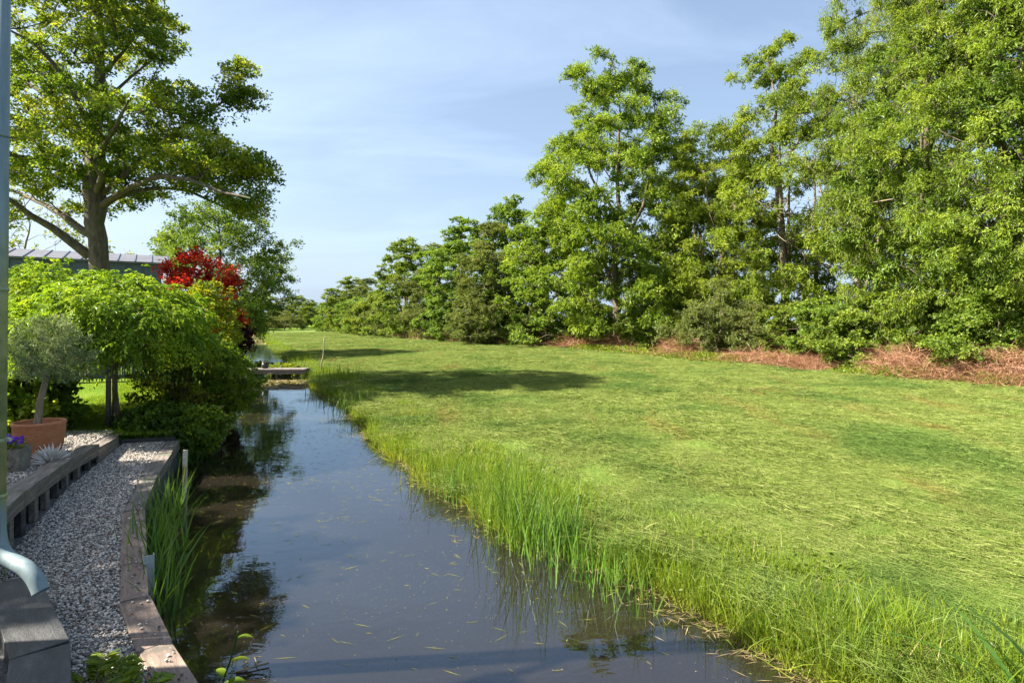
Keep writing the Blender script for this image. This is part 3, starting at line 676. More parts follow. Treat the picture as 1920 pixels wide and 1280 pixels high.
put_tree('ashC', 'ash_tree', 'huge dense ash with drooping bright leaf masses down to the bracken', 'tree', 1740, 25.5, MZ, .9, (.70, .75, 1.06), G)
put_tree('ashC', 'ash_tree', 'big bright ash whose top rises beyond the dense drooping ash', 'tree', 1745, 35, MZ, 3.3, (.8, .8, 1.25), G)
put_tree('ashD', 'ash_tree', 'dark leaved tree at the edge of the row above thick brambles', 'tree', 1890, 23, MZ, 2.4, (.95, .95, 1.1), G)
put_tree('ashC', 'ash_tree', 'leafy ash beyond the dark tree at the end of the bramble bank', 'tree', 2010, 20.5, MZ, 5.1, (.8, .8, .92), G)
put_tree('bare', 'half_dead_tree', 'half dead tree with bare tangled pale branches among the ashes', 'tree', 1600, 31, MZ, .3, 1.0, G)
put_tree('thin', 'thin_tree', 'thin dark stemmed tree in the gap beside the tall domed ash', 'tree', 1318, 41, MZ, 1.9, .85, G)
put_tree('thin', 'thin_tree', 'thin upright tree with sparse leaves behind the slender ash', 'tree', 1530, 38, MZ, .6, 1.0, G)
put_tree('thin', 'thin_tree', 'sparse thin tree showing sky between its stems behind the pale bushes', 'tree', 1420, 42, MZ, 3.6, .8, G)
put_tree('alder1', 'alder_tree', 'bushy alder leafed to the ground beside the tall domed ash', 'tree', 1030, 48, MZ, 2.6, (1.1, 1.1, .82), G)
put_tree('alder1', 'alder_tree', 'alder with a narrow raised top above its olive neighbour', 'tree', 962, 54, MZ, .2, (1.05, 1.05, 1.06), G)
put_tree('alder2', 'alder_tree', 'olive green tree with pale twigs between two brighter alders', 'tree', 925, 52, MZ, 1.2, (1.15, 1.15, .92), G)
put_tree('alder1', 'alder_tree', 'rounded bright alder next to the olive green tree', 'tree', 868, 58, MZ, 4.0, (1.25, 1.25, .97), G)
put_tree('alder2', 'alder_tree', 'loose yellowish tree behind the rounded bright alder', 'tree', 820, 64, MZ, 5.2, (1.25, 1.25, .9), G)
put_tree('alder1', 'alder_tree', 'pointed dark alder where the tall part of the row ends', 'tree', 762, 69, MZ, 1.5, (1.15, 1.15, .93), G)
put_tree('bush2', 'round_tree', 'low round bright tree next to the pointed dark alder', 'tree', 712, 80, MZ, .5, (1.5, 1.5, 1.55), G)
put_tree('alder2', 'alder_tree', 'open topped pale tree above the low round trees', 'tree', 690, 98, MZ, 2.2, (1.35, 1.35, .78), G)
put_tree('alder1', 'alder_tree', 'pair topped tree beyond the low round bright tree', 'tree', 655, 104, MZ, 3.1, (1.35, 1.35, .78), G)
put_tree('bush2', 'round_tree', 'small round tree at the far end of the row', 'tree', 622, 112, MZ, 3.9, (1.7, 1.7, 1.5), G)
GF = 'distant trees closing off the meadow'
for i, (px, d, sc, key, lb) in enumerate(((584, 152, .72, 'alder1', 'distant bluish tree next to the gap of open sky'), (560, 158, .86, 'alder1', 'distant rounded tree behind the sandy hump of scrub'), (533, 160, .86, 'alder2', 'distant pale grey green tree in the middle of the belt'), (505, 150, .82, 'alder1', 'distant dense green tree above the ditch end'), (478, 140, .74, 'alder2', 'distant olive tree over the reedy ditch end'), (452, 128, .7, 'alder1', 'distant dark tree behind the left bank of the ditch'), (425, 120, .72, 'alder2', 'distant loose tree behind the red shrub'), (606, 165, .6, 'alder2', 'distant low tree under the gap of open sky'))):
    put_tree(key, 'distant_tree', lb, 'tree', px, d, .5, i * 1.7, (sc * 1.4, sc * 1.4, sc * .8), GF)
put_tree('bush1', 'scrub_bush', 'sandy green hump of scrub in front of the distant trees', 'bush', 533, 128, .4, .5, (1.9, 1.4, .95), None, parts=('stems', 'foliage'))
GB = 'bushes under the tree row'
for i, (px, d, sc, key, lb) in enumerate(((1345, 33, (1.05, 1, 1.0), 'bush1', 'pale yellowish bush with arching twigs between two tall ashes'), (1290, 38, (.9, .9, .8), 'bush2', 'small green bush at the foot of the dark tree'), (1425, 31, (.85, .85, .7), 'bush1', 'thin twiggy bush below the slender ash'), (1500, 29, (.95, .95, .75), 'bush2', 'low green bush around the foot of the slender ash'), (1575, 27.5, (1.0, 1.0, .8), 'bush2', 'dark bush under the half dead tree'), (1650, 25.5, (.95, .9, .85), 'bush2', 'bush filling the shade under the drooping ash'), (1800, 23.5, (.9, .9, .75), 'bush2', 'bush behind the bramble bank under the big ash'), (1880, 20.5, (1, 1, .85), 'bush2', 'bush spilling over the brambles at the end of the row'), (1215, 41.5, (1, 1, .8), 'bush2', 'shaded bush under the tall domed ash'), (1120, 44, (1, 1, .85), 'bush2', 'leafy bush at the foot of the tall domed ash'), (1000, 49, (1, 1, .8), 'bush1', 'twiggy bush in front of the narrow topped alder'), (790, 70, (1.3, 1.3, 1.0), 'bush2', 'leafy bush closing the foot of the alders'), (738, 75, (1.5, 1.5, 1.3), 'bush1', 'olive bush between the pointed dark alder and the low round tree'), (672, 90, (1.7, 1.7, 1.4), 'bush2', 'wide bush below the open topped pale tree'), (900, 53, (1.1, 1.1, .9), 'bush1', 'twiggy bush below the olive green tree'))):
    put_tree(key, 'bush', lb, 'bush', px, d, MZ, i * 1.3, sc, GB, parts=('stems', 'foliage'))
for i, (y, off, sc, key, lb) in enumerate(((30, 1.8, .55, 'bush2', 'green bush on the ditch bank just past the footbridge'), (40, 2.2, .75, 'bush1', 'olive bush on the garden side of the ditch past the footbridge'), (56, 2.6, .9, 'bush2', 'rounded bush further along the garden side of the ditch'), (76, 3, 1.1, 'bush1', 'pale bush near the reedy end of the ditch'), (98, 1.5, 1.0, 'bush2', 'bush closing off the end of the ditch'))):
    put_tree(key, 'bush', lb, 'bush', 0, 0, .45, i * 2.2, sc, 'bushes on the ditch bank', xyz=(XL(y) - off, y, 0), parts=('stems', 'foliage'))

# ------------------------------------------------------------------ the oak
def oak():
    r = np.random.default_rng(77); d0 = 19.5
    def pl(pts): return np.array([at(x, y, d0 + dd) for x, y, dd in pts])
    base = at(181, 705, d0); base[2] = .55
    stem = np.vstack([base, pl([(182, 600, 0), (183, 500, 0), (180, 430, 0), (180, 370, 0), (178, 320, .1), (177, 250, .1), (184, 160, .2), (190, 90, .3), (186, 20, .3), (184, -40, .3)])])
    sr = [.46, .32, .30, .285, .36, .30, .25, .18, .13, .09, .05]
    L = [([(168, 480, 0), (120, 442, -.5), (60, 405, -1.2), (15, 372, -2), (-60, 330, -3)], .17), ([(170, 440, 0), (125, 410, .8), (75, 378, 1.6), (20, 356, 2.2), (-70, 320, 3)], .15),
         ([(188, 392, 0), (225, 366, .3), (290, 352, .8), (350, 356, 1.2), (405, 380, 1.6), (440, 400, 1.8)], .10), ([(186, 388, 0), (240, 352, -.6), (305, 330, -1.3), (360, 338, -2), (420, 362, -2.6), (470, 372, -3)], .11),
         ([(184, 372, 0), (228, 332, 0), (285, 280, .2), (350, 230, .3), (405, 200, .3), (452, 165, .3)], .11), ([(179, 310, 0), (150, 240, .5), (100, 190, 1), (30, 140, 1.5), (-50, 110, 2)], .13),
         ([(178, 265, 0), (130, 160, -.8), (80, 90, -1.6), (15, 55, -2.2)], .11), ([(183, 150, 0), (220, 112, .3), (250, 70, .6), (272, 38, .9)], .07), ([(180, 345, 0), (100, 302, -1), (15, 290, -2), (-60, 280, -3)], .12),
         ([(180, 335, 0), (230, 290, 2), (270, 250, 4)], .10), ([(179, 300, 0), (215, 240, -2), (240, 190, -4)], .10), ([(179, 330, 0), (150, 280, 2.4), (140, 240, 4.6)], .10), ([(182, 200, 0), (240, 150, 1), (300, 100, 1.8)], .07), ([(180, 360, 0), (190, 330, -2.2), (170, 300, -4.4)], .1)]
    tr, rd = [stem], [np.array(sr)]
    for pts, r0 in L: tr.append(pl(pts)); rd.append(np.linspace(r0, .028, len(pts)))
    E = [(150, 80, 170, 105, 120, 4.2), (225, 25, 85, 55, 50, 3), (110, 235, 140, 85, 100, 4.8), (285, 255, 105, 60, 62, 4), (385, 318, 105, 48, 66, 2.6), (440, 185, 40, 26, 13, .9), (445, 135, 20, 28, 6, .6), (350, 200, 60, 32, 16, 1.4), (300, 90, 25, 25, 5, 1), (180, 335, 110, 40, 48, 4.2), (480, 318, 32, 20, 8, 1.2), (455, 378, 45, 24, 14, 1.6), (90, 350, 70, 40, 16, 3), (-70, 130, 110, 150, 40, 4.2), (-60, 300, 90, 70, 22, 3.6), (150, -40, 130, 60, 26, 3.6), (30, 400, 30, 25, 5, 1)]
    tg = []
    for cx, cy, rx, ry, n, dep in E:
        k = 0
        while k < n:
            v = r.normal(size=3); v /= np.linalg.norm(v); v *= r.random() ** .45
            p = at(cx + v[0] * rx, cy + v[1] * ry, d0) ; p = p + np.array([0, v[2] * dep, 0])
            if tg and np.min(((np.array(tg) - p) ** 2).sum(1)) < .2 and r.random() < .85: continue
            tg.append(p); k += 1
    tg = np.array(tg) ; b = tr[0][0].copy()
    lib('oak', [t - b for t in tr], rd, tg - b, .62, M['oak'], M['bark'], 78, twigs=12, per=14, L=.115, Wd=.075, flat=.55, droop=.1, rtip=.011, seglen=.5, rise=.35, center=(0, 0, 5), upb=.3)
    t = thing('oak_tree', 'massive oak with a thick grey trunk and wide spreading limbs', 'tree', tuple(b))
    link('trunk', LIB['oak'][0], t); link('crown', LIB['oak'][1], t)
oak()
# second tree behind the oak, at the waterside
tg2 = crown_targets(430, (1.0, 9.6), [(0, .55), (.2, .95), (.5, 1), (.75, .75), (.92, .4), (1, .1)], 4.1, 90, lob=.3, mind=.33)
p, r_ = stem_line(9.2, .2, (.2, .1), 7, 91)
lib('waterside', [p], [r_], tg2, .75, M['ash_dark'], M['bark'], 92, twigs=11, per=12, L=.15, Wd=.09, flat=.6, rise=.5)
put_tree('waterside', 'waterside_tree', 'smaller dark tree on the ditch bank beyond the oak', 'tree', 408, 37, .5, .8, (1.02, 1.02, 1.02))
tg3 = crown_targets(90, (3.5, 10.2), [(0, .6), (.4, 1), (.8, .7), (1, .2)], 4.2, 95, lob=.3, mind=.6)
p, r_ = stem_line(9.8, .16, (.2, .1), 7, 96)
lib('pale', [p], [r_], tg3, .9, M['golden'], M['bark_pale'], 97, twigs=8, per=5, L=.22, Wd=.12, leafless=.25, tmin=.5)
put_tree('pale', 'yellow_leaved_tree', 'thin yellowish tree with see-through twigs behind the metal clad building', 'tree', 40, 36, .5, .3, 1.0)
# tree that shades the gravel, left of the picture
put_tree('alder1', 'garden_tree', 'full leafed garden tree left of the house corner shading the gravel', 'tree', 0, 0, .5, 1.0, (.85, .85, .72), xyz=(-13.6, 5.3, 0))
print('leaves', tot_leaves)
# ------------------------------------------------------------------ garden shrubs
def shrub(name, label, key, base, n, zr, R, seed, leaf, L, Wd, cr, twigs=9, per=12, shift=(0, 0), cat='shrub', sx=1, sy=1, flat=.8, droop=.3, prof=None, stems=4, lob=.25, mind=.55, **kw):
    tg = crown_targets(n, zr, prof or [(0, .7), (.3, 1), (.65, .9), (.88, .55), (1, .2)], R, seed, lob=lob, mind=cr * mind, sx=sx, sy=sy)
    f = np.clip((tg[:, 2]) / zr[1], 0, 1); tg[:, 0] += shift[0] * f; tg[:, 1] += shift[1] * f
    r = np.random.default_rng(seed); tr, rd = [], []
    for s in range(stems):
        a = r.uniform(0, 6.28); q = np.array([math.cos(a), math.sin(a), 0]) * R * .12
        e = np.array([math.cos(a) * R * .35 + shift[0] * .6, math.sin(a) * R * .35 + shift[1] * .6, zr[1] * .6])
        b0 = q if s == 0 else tr[0][0]
        tr.append(np.array([b0, (b0 + e) / 2 + np.array([0, 0, zr[1] * .08]), e])); rd.append(np.array([.03, .022, .01]) * max(.5, R))
    tm, cm, k = tree_meshes(key, tr, rd, tg, cr, M[leaf], M['stem'], seed, twigs=twigs, per=per, L=L, Wd=Wd, flat=flat, droop=droop, rtip=.004, seglen=.3, **kw)
    global tot_leaves; tot_leaves += k
    t = thing(name, label, cat, base); link('stems', tm, t); link('foliage', cm, t); return t
def gp(px, d, z): p = at(px, 0, d); return (p[0], p[1], z)
shrub('red_leaved_shrub', 'tall shrub with fiery red young leaves beside the wisteria', 'redshrub', gp(368, 16.5, .5), 90, (1.2, 3.95), 1.1, 101, 'red', .10, .06, .34, sx=1.0, sy=.8)
shrub('purple_leaved_shrub', 'dark purple leaved shrub hanging over the ditch below the red one', 'purpleshrub', gp(396, 17.0, .4), 60, (.5, 2.7), .7, 102, 'purple', .11, .07, .3, shift=(.3, 0))
shrub('golden_shrub', 'golden green shrub in front of the red and purple shrubs', 'goldshrub', gp(384, 13.6, .4), 90, (.8, 3.0), .72, 103, 'golden', .10, .05, .3, shift=(.1, -.1))
shrub('overhanging_shrub', 'green shrub leaning out over the ditch water', 'overshrub', gp(366, 12.6, .3), 170, (.25, 1.75), .95, 104, 'shrub', .075, .045, .3, shift=(.4, -.1), droop=.1, flat=.6)
shrub('light_green_shrub', 'airy light green shrub with arching stems in front of the wisteria trunks', 'lightshrub', gp(340, 11.7, .5), 60, (.5, 1.7), .62, 105, 'golden', .055, .035, .28, flat=.5, droop=.05, per=9)
shrub('low_dark_shrub', 'low dark leafy ground cover at the end of the gravel path', 'groundcover', gp(298, 10.75, .42), 120, (.02, .42), .75, 106, 'dark', .085, .07, .2, sx=1.1, sy=.55, prof=[(0, 1), (.5, .95), (1, .5)])
shrub('leafy_bank_plant', 'leafy green plant at the waterline below the ground cover', 'bankplant', gp(362, 10.9, .15), 60, (.02, .75), .42, 107, 'shrub', .07, .04, .2, shift=(.2, -.1))
shrub('pot_side_shrub', 'broad leaved shrub behind the terracotta pot', 'potshrub', gp(52, 10.4, .58), 100, (.03, 1.05), .66, 108, 'shrub', .11, .085, .25, prof=[(0, .8), (.4, 1), (.75, .8), (1, .4)])
shrub('border_shrub', 'dark shrub at the lawn edge near the downpipe', 'bordershrub', gp(-20, 11.4, .58), 70, (.03, 1.5), .8, 109, 'dark', .10, .07, .25)

# wisteria: umbrella crowns of drooping pinnate leaves
def wisteria(name, label, base, zr, R, n, seed, sx=1, sy=1, trunk=None, flowers=0):
    r = np.random.default_rng(seed)
    tg = crown_targets(n, zr, [(0, .78), (.25, .98), (.5, 1), (.75, .82), (.92, .5), (1, .25)], R, seed, lobes=3, lob=.16, mind=.22, fill=.55, sx=sx, sy=sy)
    mb = MB(); rtr = [.062, .05, .048, .04]
    for pts, rr in grow([trunk], [np.array(rtr)], tg, r, .25, .0045, .3, .5): mb.tube(pts, rr, 8 if rr.max() > .04 else 4, cap=False)
    t = thing(name, label, 'tree', base)
    link('trunk', mb.mesh(name + ' wood', M['bark'], smooth=True), t)
    per = 9; nT = len(tg); cen = np.array([0, 0, zr[0] + .25 * (zr[1] - zr[0])])
    ow = nrm(tg - cen); P = np.repeat(tg, per, 0) + r.normal(size=(nT * per, 3)) * .09
    D = nrm(np.repeat(ow, per, 0) + r.normal(size=P.shape) * .75); LL = r.uniform(.20, .34, len(P)); K = 11
    side0 = nrm(np.cross(D, np.array([0, 0, 1.0])) + 1e-4)
    LP, LD, LN, LS, LVv = [], [], [], [], []
    vv = np.clip(np.repeat(r.normal(.5, .15, nT), per) + r.normal(0, .12, len(P)), 0, 1)
    for k in range(K):
        tt = .18 + .82 * (k // 2 + (k == K - 1)) / (K // 2)
        sgn = 0 if k == K - 1 else (1 if k % 2 else -1)
        c = P + D * (LL * tt)[:, None] + np.array([0, 0, -1]) * (LL * .75 * tt * tt)[:, None]
        tang = nrm(D + np.array([0, 0, -1.5]) * tt)
        LP.append(c); LD.append(nrm(tang * .55 + side0 * sgn * .8 + np.array([0, 0, -.28]) + r.normal(size=c.shape) * .1))
        LN.append(nrm(np.cross(side0, tang) + r.normal(size=c.shape) * .2)); LS.append(r.uniform(.075, .115, len(P)) * (1 if k < K - 2 else .9)); LVv.append(vv + r.normal(0, .05, len(P)))
    LP, LD, LN, LS, LVv = [np.concatenate(a) for a in (LP, LD, LN, LS, LVv)]
    V, Q = leaf_quads(LP, LD, LN, LS, LS * .42)
    link('foliage', mesh_from(name + ' leaves', V, [Q], M['wist'], {'v': np.repeat(np.clip(LVv, 0, 1), 4)}), t)
    for i in range(flowers):
        a = tg[np.argsort(-ow[:, 1] * -1 + r.random(nT) * .6)[i]] + np.array([0, -.15, .05]); m_ = 110
        f = r.random(m_); q = a + np.column_stack([r.normal(size=(m_, 2)) * .018 * (1.1 - f)[:, None], -f * .14])
        V, Q = leaf_quads(q, nrm(r.normal(size=(m_, 3))), nrm(r.normal(size=(m_, 3))), np.full(m_, .028), np.full(m_, .024))
        link('flower', mesh_from('flower', V, [Q], M['wflower'], {'v': np.repeat(r.random(m_), 4)}), t)
    global tot_leaves; tot_leaves += len(LP)
    return t
b = gp(222, 10.7, .58)
wisteria('wisteria', 'wisteria standard with a broad drooping crown reaching towards the ditch', b, (1.5, 2.75), 1.34, 280, 121, sx=1.1, trunk=np.array([(0, 0, 0), (-.06, 0, .7), (-.1, .03, 1.3), (.1, 0, 2.1)]), flowers=3)
b2 = gp(92, 12.2, .58)
wisteria('wisteria', 'wisteria standard behind the olive with a flat leafy top', b2, (1.25, 3.1), 1.45, 300, 122, sx=1.05, trunk=np.array([(0, 0, 0), (.05, 0, .8), (0, .03, 1.5), (0, 0, 2.3)]), flowers=2)
mb = MB().tube([(0, 0, 0), (.005, 0, .9), (0, 0, 2.1)], .045, 8)
o = link('tree_stake', mb.mesh('tree_stake', M['timber_dark'], smooth=True), loc=gp(203, 10.5, .58)); tag(o, 'dark round tree stake next to the wisteria trunk', 'stake')
mb = MB().tube([(0, 0, 0), (.01, 0, 1.0), (0, 0, 2.0)], .04, 8)
o = link('tree_stake', mb.mesh('tree_stake', M['timber'], smooth=True), loc=gp(214, 11.3, .58)); tag(o, 'pale grey tree stake behind the wisteria trunk', 'stake')

# ------------------------------------------------------------------ terracotta pot, olive, ornament, planter
pb = gp(74, 8.25, .635)
t = thing('terracotta_pot', 'large round terracotta pot holding the olive tree', 'pot', pb)
prof = [(0.0, 0), (.235, 0), (.248, .03), (.282, .18), (.302, .34), (.308, .45), (.318, .465), (.318, .49), (.306, .503), (.284, .503), (.277, .485), (.268, .40), (.0, .40)]
link('body', MB().lathe(prof, sides=48).mesh('pot', M['terracotta'], smooth=True), t)
so_ = MB(); a = np.linspace(0, 6.28, 25)[:-1]
so_.lathe([(.268, .402), (.2, .425), (.12, .43), (0.001, .425)], sides=24); link('soil', so_.mesh('soil', M['soil'], smooth=True), t)
t = thing('olive_tree', 'small olive tree with grey leaves growing in the terracotta pot', 'tree', (pb[0], pb[1], pb[2] + .42))
r = np.random.default_rng(5)
tg = crown_targets(80, (.72, 1.52), [(0, .7), (.3, 1), (.7, .85), (1, .35)], .38, 131, lob=.25, mind=.11, sx=1.05)
tg[:, 0] += .12
ch = grow([np.array([(-.03, 0, 0), (.0, 0, .25), (.06, 0, .5), (.12, 0, .78)]), np.array([(.12, 0, .74), (.2, .02, .86), (.34, 0, 1.02)]), np.array([(.1, 0, .72), (-.02, .02, .9), (-.14, 0, 1.05)])], [np.array([.052, .046, .042, .038]), np.array([.026, .02, .012]), np.array([.026, .02, .012])], tg, r, .12, .003, .3, .5)
mb = MB()
for pts, rr in ch: mb.tube(pts, rr, 9 if rr.max() > .02 else 4, cap=False)
link('trunk', mb.mesh('olive wood', M['bark_pale'], smooth=True), t)
_, cm, k = tree_meshes('olive', [np.array([(0, 0, 0), (.06, 0, .5), (.12, 0, .8)])], [np.array([.01, .01, .01])], tg, .17, M['olive'], M['bark_pale'], 132, twigs=12, per=13, L=.042, Wd=.012, rtip=.001, droop=-.2, upb=.4)
link('crown', cm, t); tot_leaves += k

t = thing('spiny_ornament', 'white fan of pale stone spines leaning against the terracotta pot', 'ornament', gp(98, 7.75, .64))
mb = MB()
for i in range(74):
    a = math.acos(1 - r.random() * .95); ph = r.uniform(0, 6.28)
    dd = np.array([math.sin(a) * math.cos(ph) * 1.0, math.sin(a) * math.sin(ph) * .75, math.cos(a)])
    dd = dd + np.array([.18, -.1, 0]); dd /= np.linalg.norm(dd); ln = r.uniform(.2, .27)
    mb.tube([dd * .04 + np.array([0, 0, .02]), dd * ln * .6 + np.array([0, 0, .02]), dd * ln + np.array([0, 0, .03])], [.010, .017, .003], 6, cap=False)
link('spines', mb.mesh('spines', M['shell'], smooth=True), t)
mb = MB().lathe([(0.001, 0), (.07, 0), (.09, .05), (.06, .10), (0.001, .12)], sides=16); link('core', mb.mesh('core', M['stone'], smooth=True), t)

pl_ = gp(24, 7.35, .65)
t = thing('stone_planter', 'square carved stone planter with a worn rosette on its side', 'planter', pl_, .28)
bm = bmesh.new(); bmesh.ops.create_cube(bm, size=1)
for v in bm.verts:
    s = .30 if v.co.z > 0 else .255; v.co = Vector((v.co.x * s, v.co.y * s, .32 if v.co.z > 0 else 0))
top = [f for f in bm.faces if f.normal.z > .9]
bmesh.ops.inset_region(bm, faces=top, thickness=.03)
for v in top[0].verts: v.co.z -= .04
bmesh.ops.bevel(bm, geom=[e for e in bm.edges], offset=.008, segments=2, affect='EDGES')
me = bpy.data.meshes.new('planter'); bm.to_mesh(me); bm.free(); me.materials.append(M['stone']); link('body', me, t)
mb = MB()
for i in range(14):
    a0 = i * .45; q = [(math.cos(a0) * .03, -.138 - .001, .15 + math.sin(a0) * .03), (math.cos(a0 + .3) * .07, -.146, .15 + math.sin(a0 + .3) * .07), (math.cos(a0 + .5) * .10, -.142, .15 + math.sin(a0 + .5) * .10)]
    mb.tube(q, [.006, .011, .004], 5)
link('rosette', mb.mesh('rosette', M['stone'], smooth=True), t)
so2 = MB().box((0, 0, .285), (.22, .22, .02)); link('soil', so2.mesh('soil', M['soil']), t)

def flowers(name, label, base, spread, h, n, seed, fsz=.03, leafn=160):
    r = np.random.default_rng(seed); t = thing(name, label, 'flowers', base)
    P = np.column_stack([r.normal(size=(leafn, 2)) * np.array(spread) * .55, r.random(leafn) * h * .8])
    V, Q = leaf_quads(P, nrm(r.normal(size=(leafn, 3)) + [0, 0, .4]), nrm(r.normal(size=(leafn, 3)) + [0, 0, 1]), np.full(leafn, fsz * 1.3), np.full(leafn, fsz * .7))
    link('leaves', mesh_from('leaves', V, [Q], M['shrub'], {'v': np.repeat(r.random(leafn), 4)}), t)
    for i in range(n):
        c = np.array([r.normal() * spread[0] * .6, r.normal() * spread[1] * .6 - spread[1] * .2, h * r.uniform(.5, 1.1)])
        c[:2] = np.clip(c[:2], -np.array(spread), np.array(spread))
        up = nrm(np.array([r.normal() * .4, -.5 + r.normal() * .4, .8])); e1 = nrm(np.cross(up, [0, 1, .3])); e2 = np.cross(up, e1)
        pp, dd = [], []
        for k in range(6):
            a = k * 1.047; dd.append(e1 * math.cos(a) + e2 * math.sin(a) + up * .25); pp.append(c)
        V, Q = leaf_quads(np.array(pp), nrm(np.array(dd)), np.tile(up, (6, 1)), np.full(6, fsz), np.full(6, fsz * .95), .05)
        link('flower', mesh_from('flower', V, [Q], M['flower'], {'v': np.repeat(np.clip(r.normal(.5, .2) + r.normal(size=6) * .05, 0, 1), 4)}), t)
    return t
flowers('petunia', 'purple petunias filling the square stone planter', (pl_[0], pl_[1], pl_[2] + .29), (.15, .15), .14, 34, 141, .032)
flowers('bellflower', 'violet bellflowers at the foot of the timber wall beside the downpipe', (-4.62, 5.0, gz(5.0) + .0), (.16, .22), .14, 30, 142, .02)

# ------------------------------------------------------------------ timber walls and sleepers
def plank(name, a, b, wdt, th, mat, parent, z_top, jit=0.0, seed=0, side=0.0, ext=-.006):
    """a board between two plan points, its top at z_top, width to the left of a->b shifted by side"""
    a = np.array(a, float); b = np.array(b, float); d = b - a; L = float(np.hypot(*d)); ang = math.atan2(d[1], d[0]); nrm_ = np.array([-d[1], d[0]]) / L
    r = np.random.default_rng(seed)
    me = MB().box((0, 0, 0), (L + ext, wdt, th)).mesh(name, mat, bevel=min(.006, th * .12))
    # slight wear: subdivide once along the length and nudge
    c = (a + b) / 2 + nrm_ * side; za = z_top if np.isscalar(z_top) else (z_top[0] + z_top[1]) / 2
    pit = 0 if np.isscalar(z_top) else math.atan2(z_top[1] - z_top[0], L)
    o = link(name, me, parent, (c[0] - parent.location.x, c[1] - parent.location.y, za - th / 2 - parent.location.z + r.normal() * jit), (r.normal() * jit * .5, -pit, ang)); return o
def off_line(ps, off):
    ps = np.array(ps, float); t_ = np.gradient(ps, axis=0); t_ = nrm(t_); return ps + np.column_stack([t_[:, 1], -t_[:, 0]]) * off

W_ = np.array([(XW(y), y) for y in (4.75, 5.1, 6.05, 7.6, 8.8, 9.75)])
tw = thing('retaining_wall', 'weathered grey timber retaining wall edging the upper gravel terrace', 'wall', (XW(7), 7, .2))
segs = [(0, 1), (1, 2), (2, 3), (3, 4), (4, 5)]
for i, (a, b_) in enumerate(segs):
    A_, B_ = W_[a], W_[b_]; zt = (float(cz(A_[1])), float(cz(B_[1])))
    if i == 4: zt = (zt[0] - .05, zt[1] - .05)
    plank('cap_board', A_, B_, .21, .045, M['timber'], tw, zt, seed=i, side=.085)
    plank('face_board', A_, B_, .035, .13 if i < 4 else .22, M['timber'], tw, (zt[0] - .047, zt[1] - .047), seed=i + 9, side=.0 + .004 * (i % 2), ext=.05)
    zb = (zt[0] - .178 if i < 4 else zt[0] - .27, zt[1] - .178 if i < 4 else zt[1] - .27)
    plank('backing_board', A_, B_, .03, .42, M['timber_dark'], tw, zb, seed=i + 19, side=.11 + .006 * (i % 2), ext=.12)
post_y = [4.95, 5.35, 5.72, 6.08, 6.48, 6.88, 7.28, 7.68, 8.08, 8.5, 8.9, 9.35]
for i, y in enumerate(post_y):
    x = XW(y); z1 = float(cz(y)) - .18; z0 = float(gz(y)) - .1
    if y > 8.85: z1 -= .09
    r_ = np.random.default_rng(i); s = .085 + r_.random() * .02
    me = MB().box((0, 0, 0), (s, .06, z1 - z0)).mesh('post', M['timber'] if i % 3 else M['timber_dark'], bevel=.006)
    link('post', me, tw, (x - .045 - tw.location.x, y - .01 - tw.location.y, (z0 + z1) / 2 - tw.location.z), (0, 0, 1.95 + r_.normal() * .05))

te = thing('sleeper_edging', 'curved row of brown sleepers along the water side of the gravel path', 'edging', (XL(6), 6, .1))
SY = [1.3, 2.6, 3.45, 4.12, 4.78, 5.45, 6.8, 8.2, 9.3, 10.2]
for i in range(len(SY) - 1):
    A_, B_ = (XL(SY[i]), SY[i]), (XL(SY[i + 1]), SY[i + 1])
    plank('sleeper', A_, B_, .2 + .02 * (i % 2), .16, M['timber_warm'] if i < 6 else M['timber'], te, (float(gz(SY[i])) + .02, float(gz(SY[i + 1])) + .02), jit=.004, seed=i + 30, side=.10)
    plank('sheet_board', A_, B_, .03, .75, M['timber_dark'], te, (float(gz(SY[i])) - .145, float(gz(SY[i + 1])) - .145), seed=i + 50, side=.03)
plank('end_board', (XL(10.25) - .1, 10.27), (XW(9.9) - .05, 10.0), .05, .2, M['timber_dark'], te, .5, seed=70)
tl_ = thing('terrace_sleeper', 'dark wet sleeper below the downpipe outlet', 'sleeper', (-3.1, 3.5, .3))
plank('sleeper', (-1.75, 2.05), (-3.0, 3.62), .30, .17, M['timber_dark'], tl_, .5, seed=71, side=.0)
plank('sleeper', (-3.005, 3.625), (-4.05, 4.62), .30, .17, M['timber_dark'], tl_, .505, seed=72, side=.0)
td_ = thing('deck', 'dark blue grey deck boards behind the terrace sleeper', 'deck', (-3.0, 2.8, .3))
for i in range(5):
    o_ = .24 + i * .15
    plank('deck_board', (-1.9 - o_ * .8, 1.9 - o_ * .6), (-3.25 - o_ * .8, 3.6 - o_ * .6), .14, .03, M['timber_dark'], td_, .44, seed=80 + i)

